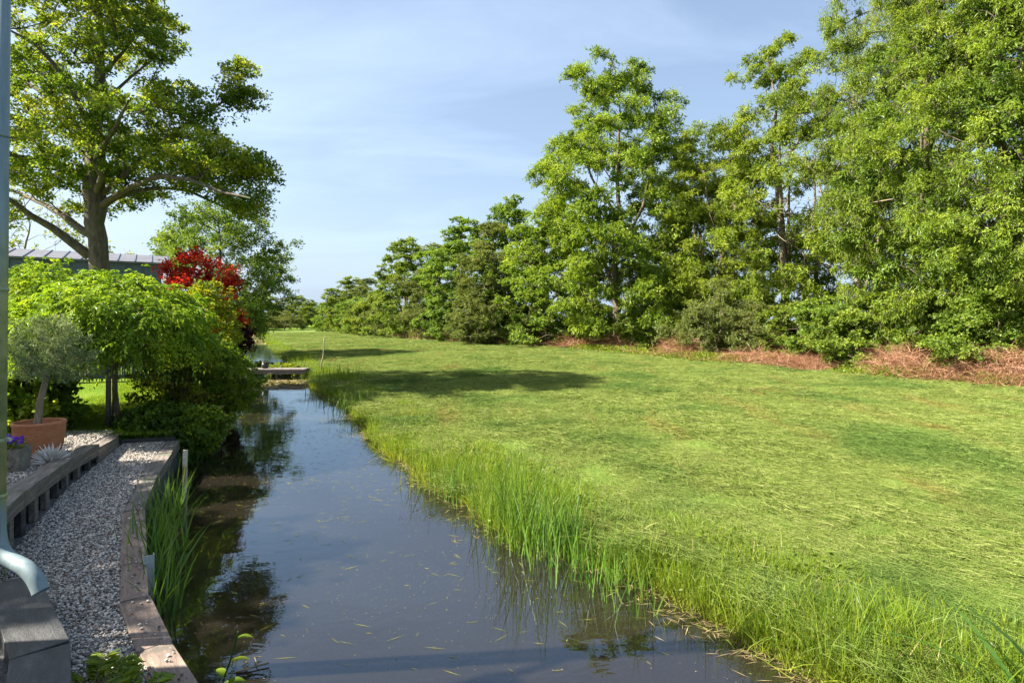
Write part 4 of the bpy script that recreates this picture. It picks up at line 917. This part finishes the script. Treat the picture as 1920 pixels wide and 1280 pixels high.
# ------------------------------------------------------------------ downpipe and the house it hangs on
pp = thing('downpipe', 'zinc rain downpipe with a curved outlet spilling onto the gravel', 'downpipe', (-3.62, 4.0, .5))
top_ = np.array([(.035, 0, 4.6), (.0, 0, .83)])
link('pipe', MB().tube(top_, .05, 20).mesh('pipe', M['pipe'], smooth=True), pp)
c = [(0, 0, .86), (0, 0, .68), (.006, 0, .58), (.035, -.01, .50), (.10, -.03, .445), (.19, -.055, .415), (.28, -.08, .385), (.355, -.10, .325), (.405, -.115, .25)]
def spline(ps, k=6):
    ps = np.array(ps, float); t0 = np.arange(len(ps)); tt = np.linspace(0, len(ps) - 1, (len(ps) - 1) * k + 1)
    out = np.zeros((len(tt), 3))
    for i, s in enumerate(tt):
        j = min(int(s), len(ps) - 2); f = s - j; p0 = ps[max(j - 1, 0)]; p1 = ps[j]; p2 = ps[j + 1]; p3 = ps[min(j + 2, len(ps) - 1)]
        out[i] = .5 * (2 * p1 + (p2 - p0) * f + (2 * p0 - 5 * p1 + 4 * p2 - p3) * f * f + (3 * p1 - p0 - 3 * p2 + p3) * f ** 3)
    return out
sp = spline(c)
el = MB().tube(sp, .052, 20, cap=False); el.tube(sp[::-1], .047, 20, cap=False)
link('outlet', el.mesh('outlet', M['pipe'], smooth=True), pp)
for z, r0 in ((3.38, .055), (2.3, .055), (1.24, .055), (.85, .056)):
    link('collar', MB().lathe([(.045, 0), (r0, 0), (r0 + .004, .012), (r0, .03), (.045, .03)], (.035 * (z - .83) / 4.37, 0, z), 20).mesh('collar', M['pipe'], smooth=True), pp)
link('bracket', MB().box((-.06, 0, 1.26), (.12, .02, .03)).box((.07, 0, 1.262), (.05, .02, .022)).mesh('bracket', M['steel']), pp)
o = link('wall_post', MB().tube([(0, 0, 0), (0, 0, 1.2), (.01, 0, 4.6)], .04, 12).mesh('wall_post', M['pipe'], smooth=True), loc=(-3.76, 4.08, .5)); tag(o, 'slim mossy post standing behind the downpipe on the sleeper', 'post')
hs = thing('house', 'grey boarded house corner that carries the downpipe', 'house', (-5.58, 3.61, .3), math.atan2(-.9, .44))
link('wall', MB().box((4.6, -3.1, 2.265), (9.0, 6.0, 4.53)).mesh('wall', M['plaster']), hs)
link('roof', MB().box((4.6, -3.1, 4.60), (9.3, 6.2, .14)).mesh('roof', M['rooftile']), hs)
link('gutter_arm', MB().tube([(-.03, 0, 4.72), (-.03, 1.8, 4.80)], .035, 10).mesh('gutter_arm', M['pipe'], smooth=True), hs)
link('gutter', MB().tube([(0, .02, 4.58), (9.3, .02, 4.58)], .07, 12).mesh('gutter', M['pipe'], smooth=True), hs)

# ------------------------------------------------------------------ metal clad building and slat fence behind the lawn
A_ = np.array([-23.5, 22.5]); B_ = np.array([-16.4, 27.0]); dv = B_ - A_; LB = float(np.hypot(*dv)); ang = math.atan2(dv[1], dv[0])
bd = thing('metal_clad_building', 'low building clad in blue grey metal sheets with a standing seam roof', 'building', (A_[0], A_[1], .5), ang)
wh = 4.7
link('wall', MB().box((LB / 2 - .1, 2.5, wh / 2), (LB - .2, 5, wh)).mesh('wall', M['zinc_wall']), bd)
np_ = int(LB / .66)
for i in range(np_ + 1):
    link('wall_seam', MB().box((0, 0, 0), (.025, .03, wh - .1)).mesh('wall_seam', M['zinc_wall']) if i == 0 else bpy.data.meshes['wall_seam'], bd, (.02 + i * (LB - .25) / np_, -.012, wh / 2))
rs = math.radians(12); rl = 2.75
roof = MB(); roof.add([(-.1, -.22, wh), (LB + .15, -.22, wh), (LB + .15, -.22 + rl * math.cos(rs), wh + rl * math.sin(rs)), (-.1, -.22 + rl * math.cos(rs), wh + rl * math.sin(rs)), (-.1, 5.2, wh), (LB + .15, 5.2, wh),
    (-.1, -.22, wh + .09), (LB + .15, -.22, wh + .09), (LB + .15, -.22 + rl * math.cos(rs), wh + .09 + rl * math.sin(rs)), (-.1, -.22 + rl * math.cos(rs), wh + .09 + rl * math.sin(rs)), (-.1, 5.2, wh + .09), (LB + .15, 5.2, wh + .09)],
    [(0, 1, 7, 6), (6, 7, 8, 9), (9, 8, 11, 10), (3, 0, 6, 9), (1, 2, 8, 7), (4, 3, 9, 10), (2, 5, 11, 8), (5, 4, 10, 11), (3, 2, 1, 0), (4, 5, 2, 3)], [])
rfo = link('roof', roof.mesh('roof', M['zinc_roof']), bd)
me = MB().box((0, rl / 2, .02), (.03, rl, .045)).mesh('roof_seam', M['zinc_wall'])
for i in range(np_ + 2):
    link('roof_seam', me, rfo, (-.05 + i * (LB + .12) / (np_ + 1), -.22, wh + .09), (rs, 0, 0))

fa, fb = np.array([-16.6, 16.6]), np.array([-10.9, 19.2]); fd = fb - fa; FL = float(np.hypot(*fd)); fang = math.atan2(fd[1], fd[0])
fe = thing('slat_fence', 'dark slat fence between the lawn and the metal clad building', 'fence', (fa[0], fa[1], .6), fang)
sme = MB().box((0, 0, .62), (.052, .018, 1.0)).mesh('slat', M['fence'], bevel=.004)
ns = int(FL / .068)
for i in range(ns): link('slat', sme, fe, (.03 + i * .068, rng.normal() * .004, rng.normal() * .012), (0, rng.normal() * .008, 0))
pme = MB().box((0, 0, .09), (.02, .014, .24)).mesh('picket', M['straw'], bevel=.002)
for i in range(int(FL / .085)): link('picket', pme, fe, (.03 + i * .085, .02, 0), (0, rng.normal() * .03, 0))
for z in (.2, .98): link('rail', MB().box((FL / 2, .035, z), (FL, .04, .07)).mesh('rail', M['timber_dark']), fe)
for i in range(5): link('post', MB().box((0, .09, .55), (.08, .08, 1.2)).mesh('post', M['timber_dark']), fe, (i * FL / 4, 0, 0))

# ------------------------------------------------------------------ footbridge and what stands by it
by = 25.2; bx0, bx1 = XL(by) - .5, XR(by) + .0
fbz = .46
br = thing('footbridge', 'low weathered plank footbridge across the ditch', 'bridge', ((bx0 + bx1) / 2, by, .1), 0.03)
bl = bx1 - bx0
for s in (-.36, .36): link('beam', MB().box((0, s, fbz - .14 - .09), (bl, .09, .18)).mesh('beam', M['timber'], bevel=.008), br)
dme = MB().box((0, 0, 0), (.185, .86, .038)).mesh('deck_plank', M['timber'], bevel=.005)
for i in range(int(bl / .195)): link('deck_plank', dme, br, (-bl / 2 + .1 + i * .195, rng.normal() * .008, fbz - .119), (rng.normal() * .004, 0, rng.normal() * .01))
for x in (-bl * .2, bl * .22):
    for s in (-.3, .3): link('post', MB().tube([(x, s, -.9), (x, s, fbz - .34)], .06, 10).mesh('post', M['timber_dark']), br)
jp = at(495, 0, 25.2)
t = thing('garden_jar', 'dark glazed jar standing on the footbridge', 'jar', (jp[0], 25.3, fbz + .0))
link('body', MB().lathe([(0.001, 0), (.1, 0), (.15, .06), (.165, .14), (.13, .22), (.10, .25), (.125, .275), (.115, .275), (.085, .25), (0.001, .24)], sides=24).mesh('jar', M['black'], smooth=True), t)
link('rim', MB().lathe([(.10, .262), (.128, .268), (.13, .285), (.10, .285)], sides=24).mesh('rim', M['stone'], smooth=True), t)
shrub('waterside_plant', 'bright bushy plant growing in the water behind the footbridge', 'brplant', gp(532, 26.6, .0), 55, (.03, .48), .5, 151, 'shrub', .09, .06, .2, sx=1.3, cat='plant')
shrub('waterside_plant', 'dark leafy plant behind the jar on the footbridge', 'brplant2', gp(490, 27.3, .0), 40, (.03, .5), .45, 152, 'dark', .09, .06, .2, sx=1.2, cat='plant')
sp_ = at(602, 0, 26.5)
o = link('stick', MB().tube([(0, 0, -.1), (.03, 0, .25), (.10, .02, .55), (.13, .0, .9), (.12, 0, 1.12), (.16, 0, 1.42)], [.035, .034, .032, .03, .026, .02], 7).mesh('stick', M['bark_pale'], smooth=True), loc=(sp_[0], 26.5, .38)); tag(o, 'crooked stick stuck upright in the bank past the footbridge', 'stick')
# marker post and steel plate at the sleepers
o = link('marker_post', MB().box((0, 0, .2), (.06, .05, .85)).mesh('marker_post', M['paint'], bevel=.006), loc=(*gp(346, 8.6, 0)[:2], .02), rot=(.05, .03, .3)); tag(o, 'peeling yellow and white marker post standing in the water', 'post')
o = link('steel_profile', MB().box((0, 0, .0), (.006, .09, .62)).box((-.03, .043, 0), (.055, .006, .62)).box((-.03, -.043, 0), (.055, .006, .62)).mesh('steel_profile', M['steel']), loc=(*gp(279, 5.35, 0)[:2], .08), rot=(0, 0, -.9)); tag(o, 'galvanised steel profile standing against the sleepers in the reeds', 'steel profile')
# ------------------------------------------------------------------ bank grass, reeds, bracken, brambles
def bank_set(n, y0, y1, t0, t1, hmin, hmax, seed, wid=(.005, .011), seg=3, lean=.25, power=1.0, vmean=.5):
    r = np.random.default_rng(seed)
    y = y0 + (y1 - y0) * r.random(n) ** power; cl = vnoise(y * 1.9, y * 0 + seed)
    t = t0 + (t1 - t0) * r.random(n); x = XR(y) + t
    z = np.where(t < 0, -.06, meadow_z(np.maximum(t, 0), x, y) - .03)
    dens = vnoise(x * 2.2 + 3, y * 2.2, seed) ; keep = r.random(n) < .35 + .9 * dens
    x, y, z, t, cl, dens = [a[keep] for a in (x, y, z, t, cl, dens)]; n = len(x)
    h = r.uniform(hmin, hmax, n) * (.55 + .75 * cl) * (.8 + .4 * dens) * np.interp(t, [t0, (t0 + t1) * .4, t1], [1, 1, .62])
    az = r.uniform(0, 6.28, n); el = np.pi / 2 - np.abs(r.normal(0, lean, n))
    return blades(np.column_stack([x, y, z]), dirs(az, el), h, r.uniform(*wid, n) * np.interp(y, [4, 12, 25, 60], [.85, 1.2, 2, 4]), r.uniform(.0, .55, n), seg, r), np.clip(r.normal(vmean, .2, n), 0, 1)
me = blades_mesh('bank_grass', M['bank'], bank_set(17000, 3.0, 9.5, -.08, 1.0, .2, .5, 1, lean=.35), bank_set(7000, 3.0, 26, -.12, .25, .2, .42, 9, lean=.6, vmean=.7, power=1.3), bank_set(13000, 9.0, 26, -.06, .9, .14, .36, 2, lean=.4, power=1.2), bank_set(7000, 25, 95, -.1, 1.1, .3, .65, 3, (.006, .012), 2, power=1.5),
                 bank_set(16000, 3.0, 26, .3, 1.6, .12, .34, 4, lean=.6, power=1.4), bank_set(3500, 3.0, 12, -.25, .3, .2, .5, 8, lean=.9, vmean=.75), bank_set(6000, 3.6, 26, -.12, .28, .22, .55, 12, lean=.13, vmean=.45, power=1.3))
stuff(link('bank_grass', me), 'long green and yellowish grass overhanging the meadow bank of the ditch', 'grass')
stuff(link('dead_stems', blades_mesh('dead_stems', M['straw'], bank_set(2600, 3.2, 26, -.12, .9, .15, .5, 15, (.004, .009), lean=.55, power=1.4))), 'dead straw coloured stems among the bank grass', 'grass')
def reed_clump(n, cx, cy, rx, ry, h0, h1, seed, z=-.1, wid=(.009, .016), lean=.14, bend=(.0, .3), az0=None):
    r = np.random.default_rng(seed); P = np.column_stack([cx + r.normal(size=n) * rx, cy + r.normal(size=n) * ry, np.full(n, z)])
    az = r.uniform(0, 6.28, n) if az0 is None else r.normal(az0, .8, n)
    return blades(P, dirs(az, np.pi / 2 - np.abs(r.normal(0, lean, n))), r.uniform(h0, h1, n), r.uniform(*wid, n), r.uniform(*bend, n), 5, r), np.clip(r.normal(.5, .2, n), 0, 1)
G_ = 'reed clumps along the meadow bank'
for i, (px, py, n, rx, h, lb) in enumerate(((985, 1020, 150, .15, 1.25, 'tall upright reed clump at the bend of the meadow bank'), (1045, 1040, 180, .2, 1.0, 'dense reed clump next to the tall upright reeds'), (935, 985, 110, .14, .95, 'loose reed clump on the far side of the tall upright reeds'), (1120, 1085, 110, .2, .62, 'short reed clump with yellowed lower leaves at the water'), (815, 905, 140, .2, .72, 'reed clump in front of the trampled hay on the bank'), (860, 930, 110, .2, .66, 'reed clump between the trampled hay and the tall reeds'), (1180, 1120, 70, .18, .6, 'sparse reed clump over the brown shallows'), (670, 770, 120, .22, .8, 'dark reed clump in the oak shadow on the bank'), (640, 726, 460, .3, .95, 'thick reed stand beside the footbridge'), (566, 698, 260, .35, .8, 'bright reed stand just past the footbridge'))):
    d = ground_d(py, 0.0); p = at(px, py, d); fat = max(1, d / 9)
    me = blades_mesh('reeds', M['reed'] if i not in (9, 4, 8) else M['bank'], reed_clump(n, 0, 0, rx * fat ** .5, rx * 1.2 * fat ** .5, h * .6, h * 1.2, 200 + i, z=-.08, wid=(.007 * fat ** .7, .014 * fat ** .7)))
    o = thing('reed_clump', lb, 'reeds', (p[0], p[1], 0), 0, G_); link('blades', me, o)
# iris leaves growing at the sleepers
iy = [(5.1, 26, .8), (5.6, 45, .95), (6.2, 55, 1.0), (6.8, 50, 1.0), (7.4, 40, .95), (8.0, 26, .85)]
sets = []
for i, (y, n, h) in enumerate(iy): sets.append(reed_clump(n, XL(y) + .16 - XL(6.3), y - 6.3, .07, .2, h * .7, h * 1.1, 230 + i, z=-.2, wid=(.014, .024), lean=.13, bend=(.03, .5)))
t = thing('iris_clump', 'lush clump of yellow flag leaves growing along the sleepers', 'reeds', (XL(6.3), 6.3, 0)); link('blades', blades_mesh('iris', M['reed'], *sets), t)
t = thing('sedge_clump', 'thin arching sedge hanging over the water past the marker post', 'reeds', (XL(10.6) + .12, 10.6, 0)); link('blades', blades_mesh('sedge', M['reed'], reed_clump(130, 0, 0, .12, .35, .5, .95, 240, wid=(.007, .013), lean=.35, bend=(.1, .8))), t)
# broad reed leaves at the lower right, close by
t = thing('broad_reed', 'broad dark reed leaves arching up close to the meadow bank corner', 'reeds', (3.25, 3.45, .1))
r = np.random.default_rng(250)
mb = blades(np.column_stack([r.normal(0, .12, 9), r.normal(0, .1, 9), np.zeros(9)]), dirs(np.array([2.9, 3.3, 2.6, 3.6, 2.2, 4.0, 2.7, 1.9, 3.0]), np.array([.9, .75, 1.2, .6, 1.3, 1.0, 1.4, 1.1, .5])), np.array([.95, .8, 1.05, .7, .9, .8, 1.15, .9, .6]), np.array([.05, .042, .05, .042, .046, .042, .05, .044, .042]), np.array([.5, .35, .8, .3, .6, .4, .5, .3, .2]), 7, r)
link('blades', blades_mesh('broad_reed', M['reed'], (mb, np.clip(r.normal(.12, .1, 9), 0, 1))), t)
# left bank grass beyond the sleepers
def left_set(n, y0, y1, seed):
    r = np.random.default_rng(seed); y = r.uniform(y0, y1, n); x = XL(y) - r.uniform(-.05, .8, n)
    return blades(np.column_stack([x, y, np.interp(XL(y) - x, [-.05, .03, .25, .7], [-.05, .08, .28, .48])]), dirs(r.uniform(0, 6.28, n), np.pi / 2 - np.abs(r.normal(0, .35, n))), r.uniform(.15, .5, n), r.uniform(.006, .012, n) * np.interp(y, [10, 90], [1, 4]), r.uniform(0, .6, n), 3, r), np.clip(r.normal(.4, .2, n), 0, 1)
stuff(link('garden_bank_grass', blades_mesh('garden_bank_grass', M['bank'], left_set(3500, 10.2, 26, 260), left_set(4500, 26, 96, 261))), 'rough grass on the garden bank of the ditch', 'grass')
# tree row edge: dead bracken and brambles
ROW = np.array([(17.5, 14), (15.6, 18), (13.6, 21.5), (11.4, 26), (8.6, 34), (2.2, 46), (-5.3, 56), (-17, 84), (-30, 112)])
def row_pt(s): return np.column_stack([np.interp(s, np.arange(len(ROW)), ROW[:, 0]), np.interp(s, np.arange(len(ROW)), ROW[:, 1])])
rd_ = nrm(np.array([.9, .44]))
def row_stuff(n, smax, seed, thr, back, h, Lr, Wr, mat, name, label, seg=3, el=(.1, 1.2), tw=1.5, leafy=False, off=0.0):
    r = np.random.default_rng(seed); s = smax * r.random(n) ** tw * 1.0; q = row_pt(s); b = r.random(n) * back
    q = q + rd_ * (b + off)[:, None] + r.normal(size=(n, 2)) * .15
    dn = vnoise(q[:, 0] * .55 + seed, q[:, 1] * .42, seed) ; hh = np.clip((dn - thr) / .35, 0, 1) * np.interp(b, [0, back * .35, back * .8, back], [.25, 1, .9, .5])
    k = hh > .06; q, hh, s = q[k], hh[k], s[k]; n = len(q); fat = np.interp(q[:, 1], [14, 25, 50, 100], [.8, 1.0, 1.7, 3])
    z = .40 + h * hh * r.random(n) ** .7; P = np.column_stack([q, z]); v = np.clip(r.normal(.45, .22, n) + .2 * (hh - .5), 0, 1)
    if leafy:
        V, Q = leaf_quads(P, nrm(r.normal(size=(n, 3))), nrm(r.normal(size=(n, 3)) * .7 + [0, -.3, .8]), r.uniform(*Lr, n) * fat, r.uniform(*Wr, n) * fat)
        me = mesh_from(name, V, [Q], M[mat], {'v': np.repeat(v, 4)})
    else: me = blades_mesh(name, M[mat], (blades(P, dirs(r.uniform(0, 6.28, n), r.uniform(*el, n)), r.uniform(*Lr, n) * fat ** .5, r.uniform(*Wr, n) * fat, r.uniform(.3, 1.3, n), seg, r), v))
    return stuff(link(name, me), label, 'undergrowth')
row_stuff(24000, 6.2, 301, .26, 2.4, 1.2, (.35, 1.1), (.007, .016), 'bracken', 'dead_bracken', 'collapsed reddish brown dead bracken along the foot of the trees', el=(.2, 1.45), tw=1.15)
row_stuff(26000, 5.5, 302, .26, 2.0, .5, (.06, .11), (.045, .08), 'shrub', 'brambles', 'low green brambles and nettles in front of the trees', leafy=True, off=-.35)
row_stuff(16000, 7.5, 303, .25, 3.6, 1.1, (.07, .13), (.05, .09), 'alder', 'undergrowth', 'leafy undergrowth in the shade beneath the tree row', leafy=True, tw=1.2, off=1.7)
def dry_set(n, seed):
    r = np.random.default_rng(seed); s = r.uniform(6.2, 8, n); q = row_pt(s) + np.outer(r.uniform(-2.5, 1.5, n), rd_)
    return blades(np.column_stack([q, np.full(n, .42)]), dirs(r.uniform(0, 6.28, n), np.pi / 2 - np.abs(r.normal(0, .25, n))), r.uniform(.7, 1.6, n), r.uniform(.03, .06, n), r.uniform(0, .4, n), 2, r), r.random(n)
stuff(link('dry_grass', blades_mesh('dry_grass', M['straw'], dry_set(5000, 310))), 'tall dry beige grass at the far edge of the meadow', 'grass')
# ------------------------------------------------------------------ things on the water
def floats(n, y0, y1, seed, Lr, Wr, name, label, mat, pw=1.6, edge=0.0, zoff=.004, inside=None):
    r = np.random.default_rng(seed); y = y0 + (y1 - y0) * r.random(n) ** pw; f = r.random(n)
    if edge: f = 1 - np.abs(r.normal(0, edge, n))
    x = XL(y) + .1 + (XR(y) - XL(y) - .12) * f
    if inside is not None:
        k = inside(x, y, r); x, y = x[k], y[k]
    k = vnoise(x * 1.3, y * 1.3, seed) + r.random(len(x)) * .45 > .64 ; x, y = x[k], y[k]; n = len(x)
    az = r.normal(-.1, .8, n) + (r.random(n) < .3) * 1.2; L = r.uniform(*Lr, n); W2 = r.uniform(*Wr, n) * np.interp(y, [4, 10, 30], [.8, 1.3, 3])
    D = dirs(az, np.zeros(n)); V, Q = leaf_quads(np.column_stack([x, y, np.full(n, zoff) + r.uniform(0, .003, n)]), D, np.tile([0, 0, 1.], (n, 1)), L, W2, .0)
    me = mesh_from(name, V, [Q], M[mat], {'v': np.repeat(r.random(n), 4)}); return stuff(link(name, me), label, 'floating debris')
floats(2600, 3.7, 25, 401, (.03, .20), (.004, .009), 'floating_clippings', 'loose grass clippings floating on the ditch water', 'bank', pw=.8)
floats(2400, 3.6, 16, 402, (.005, .013), (.005, .010), 'floating_specks', 'pale seeds and petals floating on the dark water', 'straw', pw=1.3)
floats(2600, 3.6, 25, 403, (.05, .2), (.003, .008), 'washed_up_hay', 'hay and straw washed up along the meadow bank', 'straw', edge=.05, zoff=.006)
floats(1500, 21.5, 25, 404, (.03, .12), (.015, .035), 'algae_film', 'brown algae film in front of the footbridge', 'straw', pw=.6, inside=lambda x, y, r: r.random(len(x)) < np.clip((y - 21.5) / 3, 0, 1))
floats(2600, 58, 93, 405, (.15, .5), (.03, .08), 'duckweed', 'pale duckweed film near the far end of the ditch', 'straw', pw=.7)
# ------------------------------------------------------------------ small plants close by
def fern(name, label, base, n, seed, ln):
    r = np.random.default_rng(seed); t = thing(name, label, 'fern', base); mb = MB(); LP, LD, LN, LS = [], [], [], []
    for i in range(n):
        a = r.uniform(0, 6.28); L = ln * r.uniform(.7, 1.15); k = 16; f = np.linspace(0, 1, k)
        h = np.array([math.cos(a), math.sin(a), 0]); c = h * (L * (f * .75))[:, None] + np.array([0, 0, 1.]) * (L * (.8 * f - .62 * f * f))[:, None]
        mb.tube(c, np.linspace(.004, .001, k), 3, cap=False); sd = np.cross(h, [0, 0, 1.])
        for j in range(3, k):
            for s in (-1, 1):
                LP.append(c[j]); LD.append(sd * s + h * .5 + r.normal(size=3) * .12); LN.append(np.array([0, 0, 1.]) + r.normal(size=3) * .25); LS.append(L * .30 * math.sin(math.pi * min(1, (1.08 - f[j]))) ** .8 + .01)
    link('stalks', mb.mesh('stalks', M['stem']), t)
    V, Q = leaf_quads(np.array(LP), nrm(np.array(LD)), nrm(np.array(LN)), np.array(LS), np.array(LS) * .36, .06)
    link('fronds', mesh_from('fronds', V, [Q], M['shrub'], {'v': np.repeat(np.clip(r.normal(.5, .2, len(LP)), 0, 1), 4)}), t)
fern('fern', 'small fern spreading over the gravel beside the terrace sleeper', (-2.62, 3.55, .28), 16, 501, .34)
fern('fern', 'low fern lying at the sleeper edging near the terrace', (-2.25, 3.42, .28), 13, 502, .26)
def dock(base, seed):
    r = np.random.default_rng(seed); t = thing('dock_plant', 'broad leaved dock plant growing from the water beside the sleepers', 'plant', base)
    mb = MB().tube(spline([(0, 0, -.1), (.03, .03, .15), (.09, .02, .32), (.13, .05, .5)]), .006, 6); link('stem', mb.mesh('stem', M['reed'], smooth=True), t)
    for (p, d, L, W2) in (((.0, 0, .02), (.6, -.6, .35), .2, .12), ((.0, 0, .05), (-.8, .1, .5), .2, .11), ((.03, .03, .14), (.9, .1, .5), .17, .07), ((.08, .02, .3), (.9, .3, .4), .14, .05), ((.12, .04, .45), (.8, .2, .3), .11, .05), ((.05, .02, .2), (-.7, .5, .6), .12, .06), ((.02, 0, .03), (.1, .9, .3), .16, .1)):
        d = nrm(np.array(d, float)); k = 7; f = np.linspace(0, 1, k); S = nrm(np.cross(d, [0, 0, 1.])); N_ = np.cross(S, d); w2 = W2 * .5 * np.sin(math.pi * np.clip(f * .9 + .08, 0, 1)) ** .7
        c_ = np.array(p) + d * (L * f)[:, None] + np.array([0, 0, -.35]) * (L * f * f)[:, None]
        V = np.stack([c_ - S * w2[:, None] + N_ * (w2 * .35)[:, None], c_, c_ + S * w2[:, None] + N_ * (w2 * .35)[:, None]], 1).reshape(-1, 3)
        Q = [(i * 3 + j, i * 3 + j + 1, i * 3 + j + 4, i * 3 + j + 3) for i in range(k - 1) for j in (0, 1)]
        link('leaf', mesh_from('leaf', V, [np.array(Q)], M['shrub'], {'v': np.full(len(V), r.uniform(.3, .8))}, smooth=True), t)
dock((XL(3.75) + .12, 3.8, .0), 511)
o = MB().tube([(0, 0, .012), (.2, .1, .02)], .006, 5).tube([(.06, .03, .015), (.02, .12, .02)], .004, 4).tube([(.13, .065, .015), (.06, .17, .02), (.11, .18, .02)], .004, 4)
pz = at(468, 1262, ground_d(1262, 0)); o = link('floating_twig', o.mesh('floating_twig', M['straw']), loc=(pz[0] - .1, pz[1], 0)); tag(o, 'small yellow forked twig floating near the dock plant', 'twig')
n = 90; r = np.random.default_rng(520); y = r.uniform(3.4, 9.5, n); x = XW(y) + .1 + (XL(y) - XW(y) - .15) * r.random(n)
V, Q = leaf_quads(np.column_stack([x, y, gz(y) + .03]), nrm(r.normal(size=(n, 3)) * [1, 1, .25]), nrm(r.normal(size=(n, 3)) * .4 + [0, 0, 1]), r.uniform(.02, .06, n), r.uniform(.012, .03, n), .15)
stuff(link('leaf_litter', mesh_from('leaf_litter', V, [Q], M['bracken'], {'v': np.repeat(r.random(n), 4)})), 'dry leaves and petals scattered on the gravel path', 'litter')
# broad leaved weeds in the bank grass
r = np.random.default_rng(530); cl = 70; cy = 3.4 + 18 * r.random(cl) ** 1.5; ct = r.uniform(.0, 1.1, cl); per_ = 26
y = np.repeat(cy, per_) + r.normal(0, .10, cl * per_); x = XR(y) + np.repeat(ct, per_) + r.normal(0, .10, cl * per_); tt_ = np.maximum(x - XR(y), 0)
z = meadow_z(tt_, x, y) + r.uniform(.0, .17, cl * per_); n = len(x)
V, Q = leaf_quads(np.column_stack([x, y, z]), nrm(r.normal(size=(n, 3)) * [1, 1, .5] + [-.2, -.2, .1]), nrm(r.normal(size=(n, 3)) * .6 + [-.2, -.3, .8]), r.uniform(.04, .085, n), r.uniform(.025, .05, n), .12)
stuff(link('bank_weeds', mesh_from('bank_weeds', V, [Q], M['shrub'], {'v': np.repeat(np.clip(np.repeat(r.normal(.3, .15, cl), per_) + r.normal(0, .1, n), 0, 1), 4)})), 'broad leaved weeds scattered through the bank grass', 'weeds')
